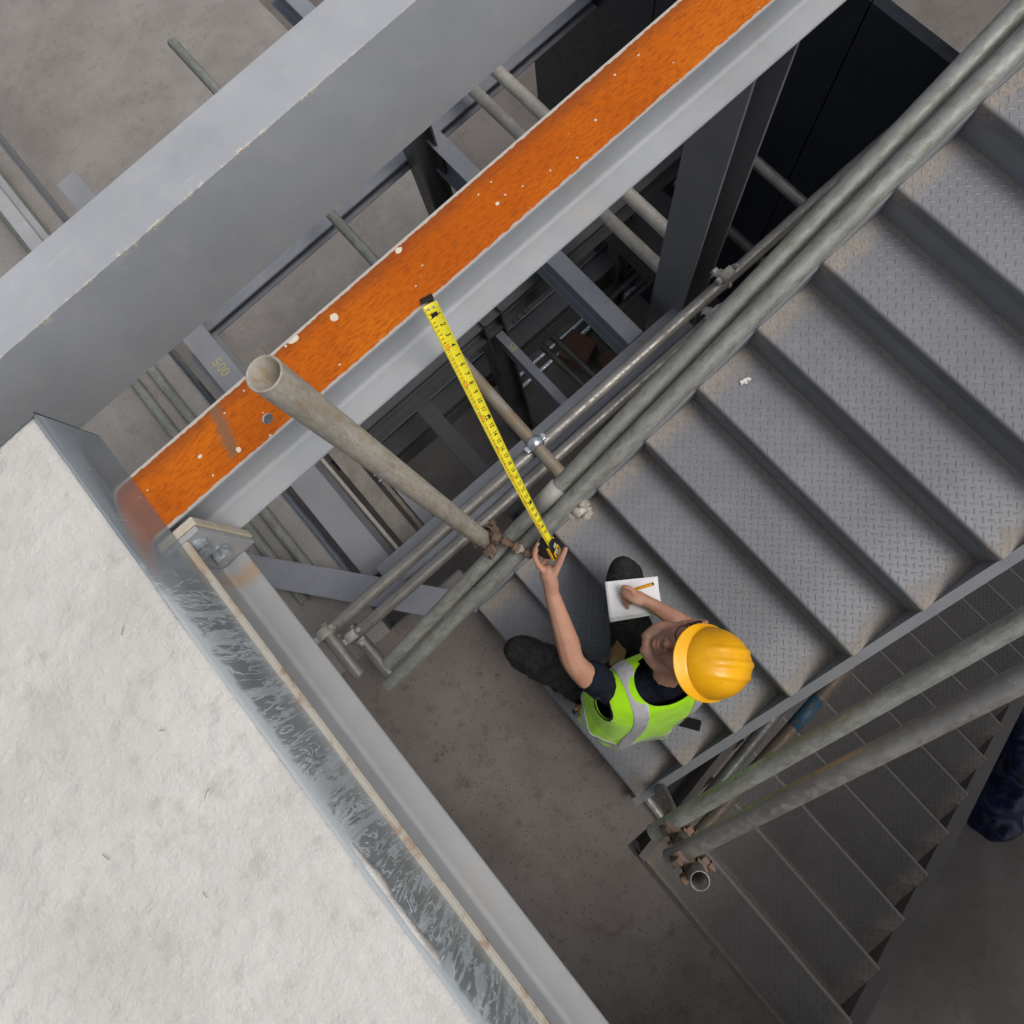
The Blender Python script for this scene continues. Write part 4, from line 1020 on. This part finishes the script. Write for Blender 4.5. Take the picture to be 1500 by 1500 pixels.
for v in (12*.0305, 24*.0305):
    bk.add([tape_pt(v-.009, .34, .001), tape_pt(v, .22, .001), tape_pt(v+.009, .34, .001), tape_pt(v, .46, .001)], [(0, 1, 2, 3)])
for mb_, m_ in ((bk, M['print_black']), (rd, M['print_red'])):
    o = mb_.build('printed_scale', m_); o.parent = blade; o.matrix_parent_inverse = Matrix.Translation(-bot) if 0 else Matrix.Identity(4)
# end hook with its rivets
def frame(c): m = Matrix((wid, axis, nrm)).transposed().to_4x4(); m.translation = c; return m
mb = MB(); wid, nrm = tframe(0); fm = frame(hook-nrm*.004)
mb.box((-.013, -.026, -.0035), (.013, .012, -.001), 0, .001, fm); mb.box((-.015, .010, -.016), (.015, .013, .010), 0, .001, fm); mb.box((-.008, -.034, -.003), (.008, -.024, .002), 0, .001, fm)
adopt(mb.build('end_hook', M['black']), tm)
for q in (-.006, .006): adopt(hexbolt(fm @ Vector((q, -.012, -.001)), nrm, .006, .002, M['zinc'], False).build('rivet', M['zinc']), tm)
# case
wid, nrm = tframe(.9)
cm = frame(bot-axis*.034-nrm*.014)
body = MB().box((-.024, -.036, -.030), (.024, .036, .022), 0, .009, cm).build('case', M['black']); adopt(body, tm)
def on_case(mb, name, m): o = mb.build(name, m); o.parent = body; o.matrix_parent_inverse = Matrix.Identity(4); return o
for sx in (-1, 1): on_case(MB().box((sx*.0235-.002, -.034, .006), (sx*.0235+.002, .034, .0165), 0, .0012, cm), 'side_bumper', M['yellow_plastic'])
fr = MB()
for a, b in (((-.020, -.034, .0205), (.020, -.029, .0245)), ((-.020, -.004, .0205), (.020, .001, .0245)), ((-.020, -.029, .0205), (-.015, -.004, .0245)), ((.015, -.029, .0205), (.020, -.004, .0245))): fr.box(a, b, 0, .0012, cm)
on_case(fr, 'label_frame', M['yellow_plastic']); on_case(MB().box((-.010, -.025, .0215), (.010, -.008, .0238), 0, .001, cm), 'label', M['lcd'])
em = MB()
for a, b in (((-.004, .010, .0222), (.011, .013, .0232)), ((-.004, .019, .0222), (.011, .022, .0232)), ((-.004, .013, .0222), (-.001, .019, .0232)), ((.008, .005, .0222), (.011, .019, .0232))): em.box(a, b, 0, 0, cm)
on_case(em, 'emblem', M['white_print'])
# paper
pp = thing('paper_sheets', (.165, -.085, .79), 'two white folded sheets resting on the worker\'s right thigh', 'paper')
def sheet(cor, dz, seed):
    tl, tr, bl, br = [Vector(c) for c in cor]; vs_ = []; fs = []; n = 14
    for i in range(n+1):
        for j in range(n+1):
            u, v = i/n, j/n; p = tl.lerp(tr, u).lerp(bl.lerp(br, u), v); z = dz+.004*noise.noise((u*2, v*2, seed))-.008*(abs(u-.5)*2)**2*.8+(.002 if abs(u-.5) < .04 else 0)
            vs_.append(p+Vector((0, 0, z)))
    for i in range(n):
        for j in range(n): k = i*(n+1)+j; fs.append((k, k+1, k+n+2, k+n+1))
    o = MB().add(vs_, fs, 0, True).build('sheet', M['paper']); md = o.modifiers.new('t', 'SOLIDIFY'); md.thickness = .0008; me = evaluated(o); o.modifiers.clear(); o.data = me; adopt(o, pp)
sheet(((.136, .034, .815), (.306, -.086, .815), (.050, -.088, .795), (.224, -.196, .795)), .0, 1)
sheet(((.136, .030, .808), (.302, -.088, .808), (.045, -.098, .787), (.226, -.208, .787)), -.004, 8)
# pencil
pa, pb = Vector((.143, -.038, .818)), Vector((.262, -.092, .905)); pd = (pb-pa).normalized()
pc = thing('pencil', pa, 'flat yellow pencil in the worker\'s writing hand', 'pencil')
adopt(MB().tube(pa+pd*.016, pb, .0068, 6).build('shaft', M['pencil']), pc)
q = pd.to_track_quat('Z', 'Y'); mb = MB()
for r0, r1, t0, t1, nm, m in ((.0018, .0066, .005, .017, 'sharpened_wood', 'wood'), (.0003, .0018, 0, .005, 'lead', 'lead'), (.0066, .005, (pb-pa).length, (pb-pa).length+.002, 'butt', 'black')):
    vs_ = [pa+pd*t_+q @ Vector((r_*math.cos(a), r_*math.sin(a), 0)) for r_, t_ in ((r0, t0), (r1, t1)) for a in [2*math.pi*i/10 for i in range(10)]]
    adopt(MB().add(vs_, [(i, (i+1) % 10, 10+(i+1) % 10, 10+i) for i in range(10)]+[tuple(range(10, 20))], 0, True).build(nm, M[m]), pc)

# ------------------------------------------------------------------ small things
def flat_text(s, loc, size, rz, m, name, par):
    cu = bpy.data.curves.new('t', 'FONT'); cu.body = s; cu.size = size; cu.align_x = 'CENTER'; cu.align_y = 'CENTER'; cu.resolution_u = 3; cu.offset = -.0
    ob_ = bpy.data.objects.new('t', cu); COL.objects.link(ob_); me = evaluated(ob_); bpy.data.objects.remove(ob_)
    for v in me.vertices: v.co.x += .0015*noise.noise((v.co.x*60, v.co.y*60, 1)); v.co.y += .002*noise.noise((v.co.x*50, v.co.y*50, 4))
    me.materials.clear(); me.materials.append(m); o = bpy.data.objects.new(name, me); COL.objects.link(o); o.location = loc; o.rotation_euler = (0, 0, rz); o.parent = par
    return o
def by_label(s): return [o for o in COL.objects if s in o.get('label', '')][0]
flat_text('500', (-.66, 2.45, .0015), .085, R(-90), M['chalk'], 'crayon_mark', by_label('yellow crayon digits'))
flat_text('58', (.785, 1.58, -.5785), .06, R(-90), M['chalk'], 'crayon_mark', by_label('slim grey cross beam'))
mk = MB()
for x0, sg in ((1.13, 1), (1.20, -1)):
    pts = [Vector((x0+sg*.012*math.cos(t), .875+.026*math.sin(t), .0035)) for t in [R(110+140*i/8) for i in range(9)]]
    for a, b in zip(pts, pts[1:]): mk.tube(a, b, .0028, 6)
mk.build('crayon_mark', M['chalk'], lx)
# blue sack in the dark corner
bm = bmesh.new()
for p, r in (((1.62, -3.35, -2.72), .26), ((1.9, -3.5, -2.74), .26), ((1.85, -3.2, -2.62), .24), ((2.1, -3.05, -2.75), .25), ((1.45, -3.55, -2.8), .2), ((2.3, -3.3, -2.7), .26)): ball(bm, Vector(p), (r, r, r*1.05))
sk = fuse(bm, 'plastic_sack', M['sack'], .03, 2, wrinkle(.03, 7, 2)); tag(sk, 'crumpled dark blue plastic sack in the bottom right corner', 'sack')
# wire offcuts on the slab
for k, (x, y, l, a) in enumerate(((-.665, .52, .03, .9), (-.71, .19, .03, .6), (-.80, .06, .02, 2.1), (-.905, .22, .028, 1.9), (-.70, .33, .016, 2.2))):
    mb = MB(); p = Vector((x, y, 2.3035)); pr = p
    for i in range(4):
        a += random.uniform(-.25, .25); q = pr+Vector((math.cos(a), math.sin(a), 0))*l*.6/4; mb.tube(pr, q, .0007, 6); pr = q
    o = mb.build('wire_offcut', M['wire']); tag(o, 'tiny rusty wire offcut lying on the pale concrete slab', 'wire offcut', 'wire offcuts on the slab')
# plaster crumb on a tread
bm = bmesh.new()
for i in range(9): ball(bm, Vector((1.075+random.uniform(-.02, .02), .262+random.uniform(-.013, .013), .2922+4*RS+.005)), (random.uniform(.004, .010), random.uniform(.004, .008), random.uniform(.003, .007)))
tag(fuse(bm, 'plaster_crumb', M['crumb'], .0016, 1), 'white plaster crumb near the left end of a middle tread', 'plaster crumb')
# sandy grit swept into the ends and backs of the treads
mb = MB()
for k in range(-1, 10):
    x0, z0 = X0+k*G_, .2922+k*RS
    for i in range(260):
        if random.random() < .55: x = x0+random.uniform(.02, .262); y = (YR+SW-abs(random.gauss(0, .055))-.004) if random.random() < .6 else YR+.006+abs(random.gauss(0, .06))
        else: x = x0+.260-abs(random.gauss(0, .012)); y = YR+random.uniform(.01, SW-.01)
        if not YR+.004 < y < YR+SW-.004 or x < x0+.015: continue
        s = random.uniform(.0010, .0032); c = Vector((x, y, z0+s*.5)); a = random.uniform(0, 6.28)
        mb.add([c+Vector((s*math.cos(a+t), s*math.sin(a+t), -s*.5)) for t in (0, 2.1, 4.2)]+[c+Vector((0, 0, s*.7))], [(0, 1, 3), (1, 2, 3), (2, 0, 3)])
o = mb.build('sand_grit', M['grit']); o['kind'] = 'stuff'; o['label'] = 'sandy grit swept into the ends and backs of the treads'; o['category'] = 'grit'
# unseen slab added past the stairwell to block light, and the head landing of the stairs
mb = MB(); mb.box((-.5, -8, 2.12), (7, -2.05, 2.295)); struct(mb.build('unseen_shading_slab', M['slab']))
mb = MB(); mb.box((3.43, -2.045, 2.0), (7, 1.2, 2.19)); struct(mb.build('upper_landing', M['landing']))
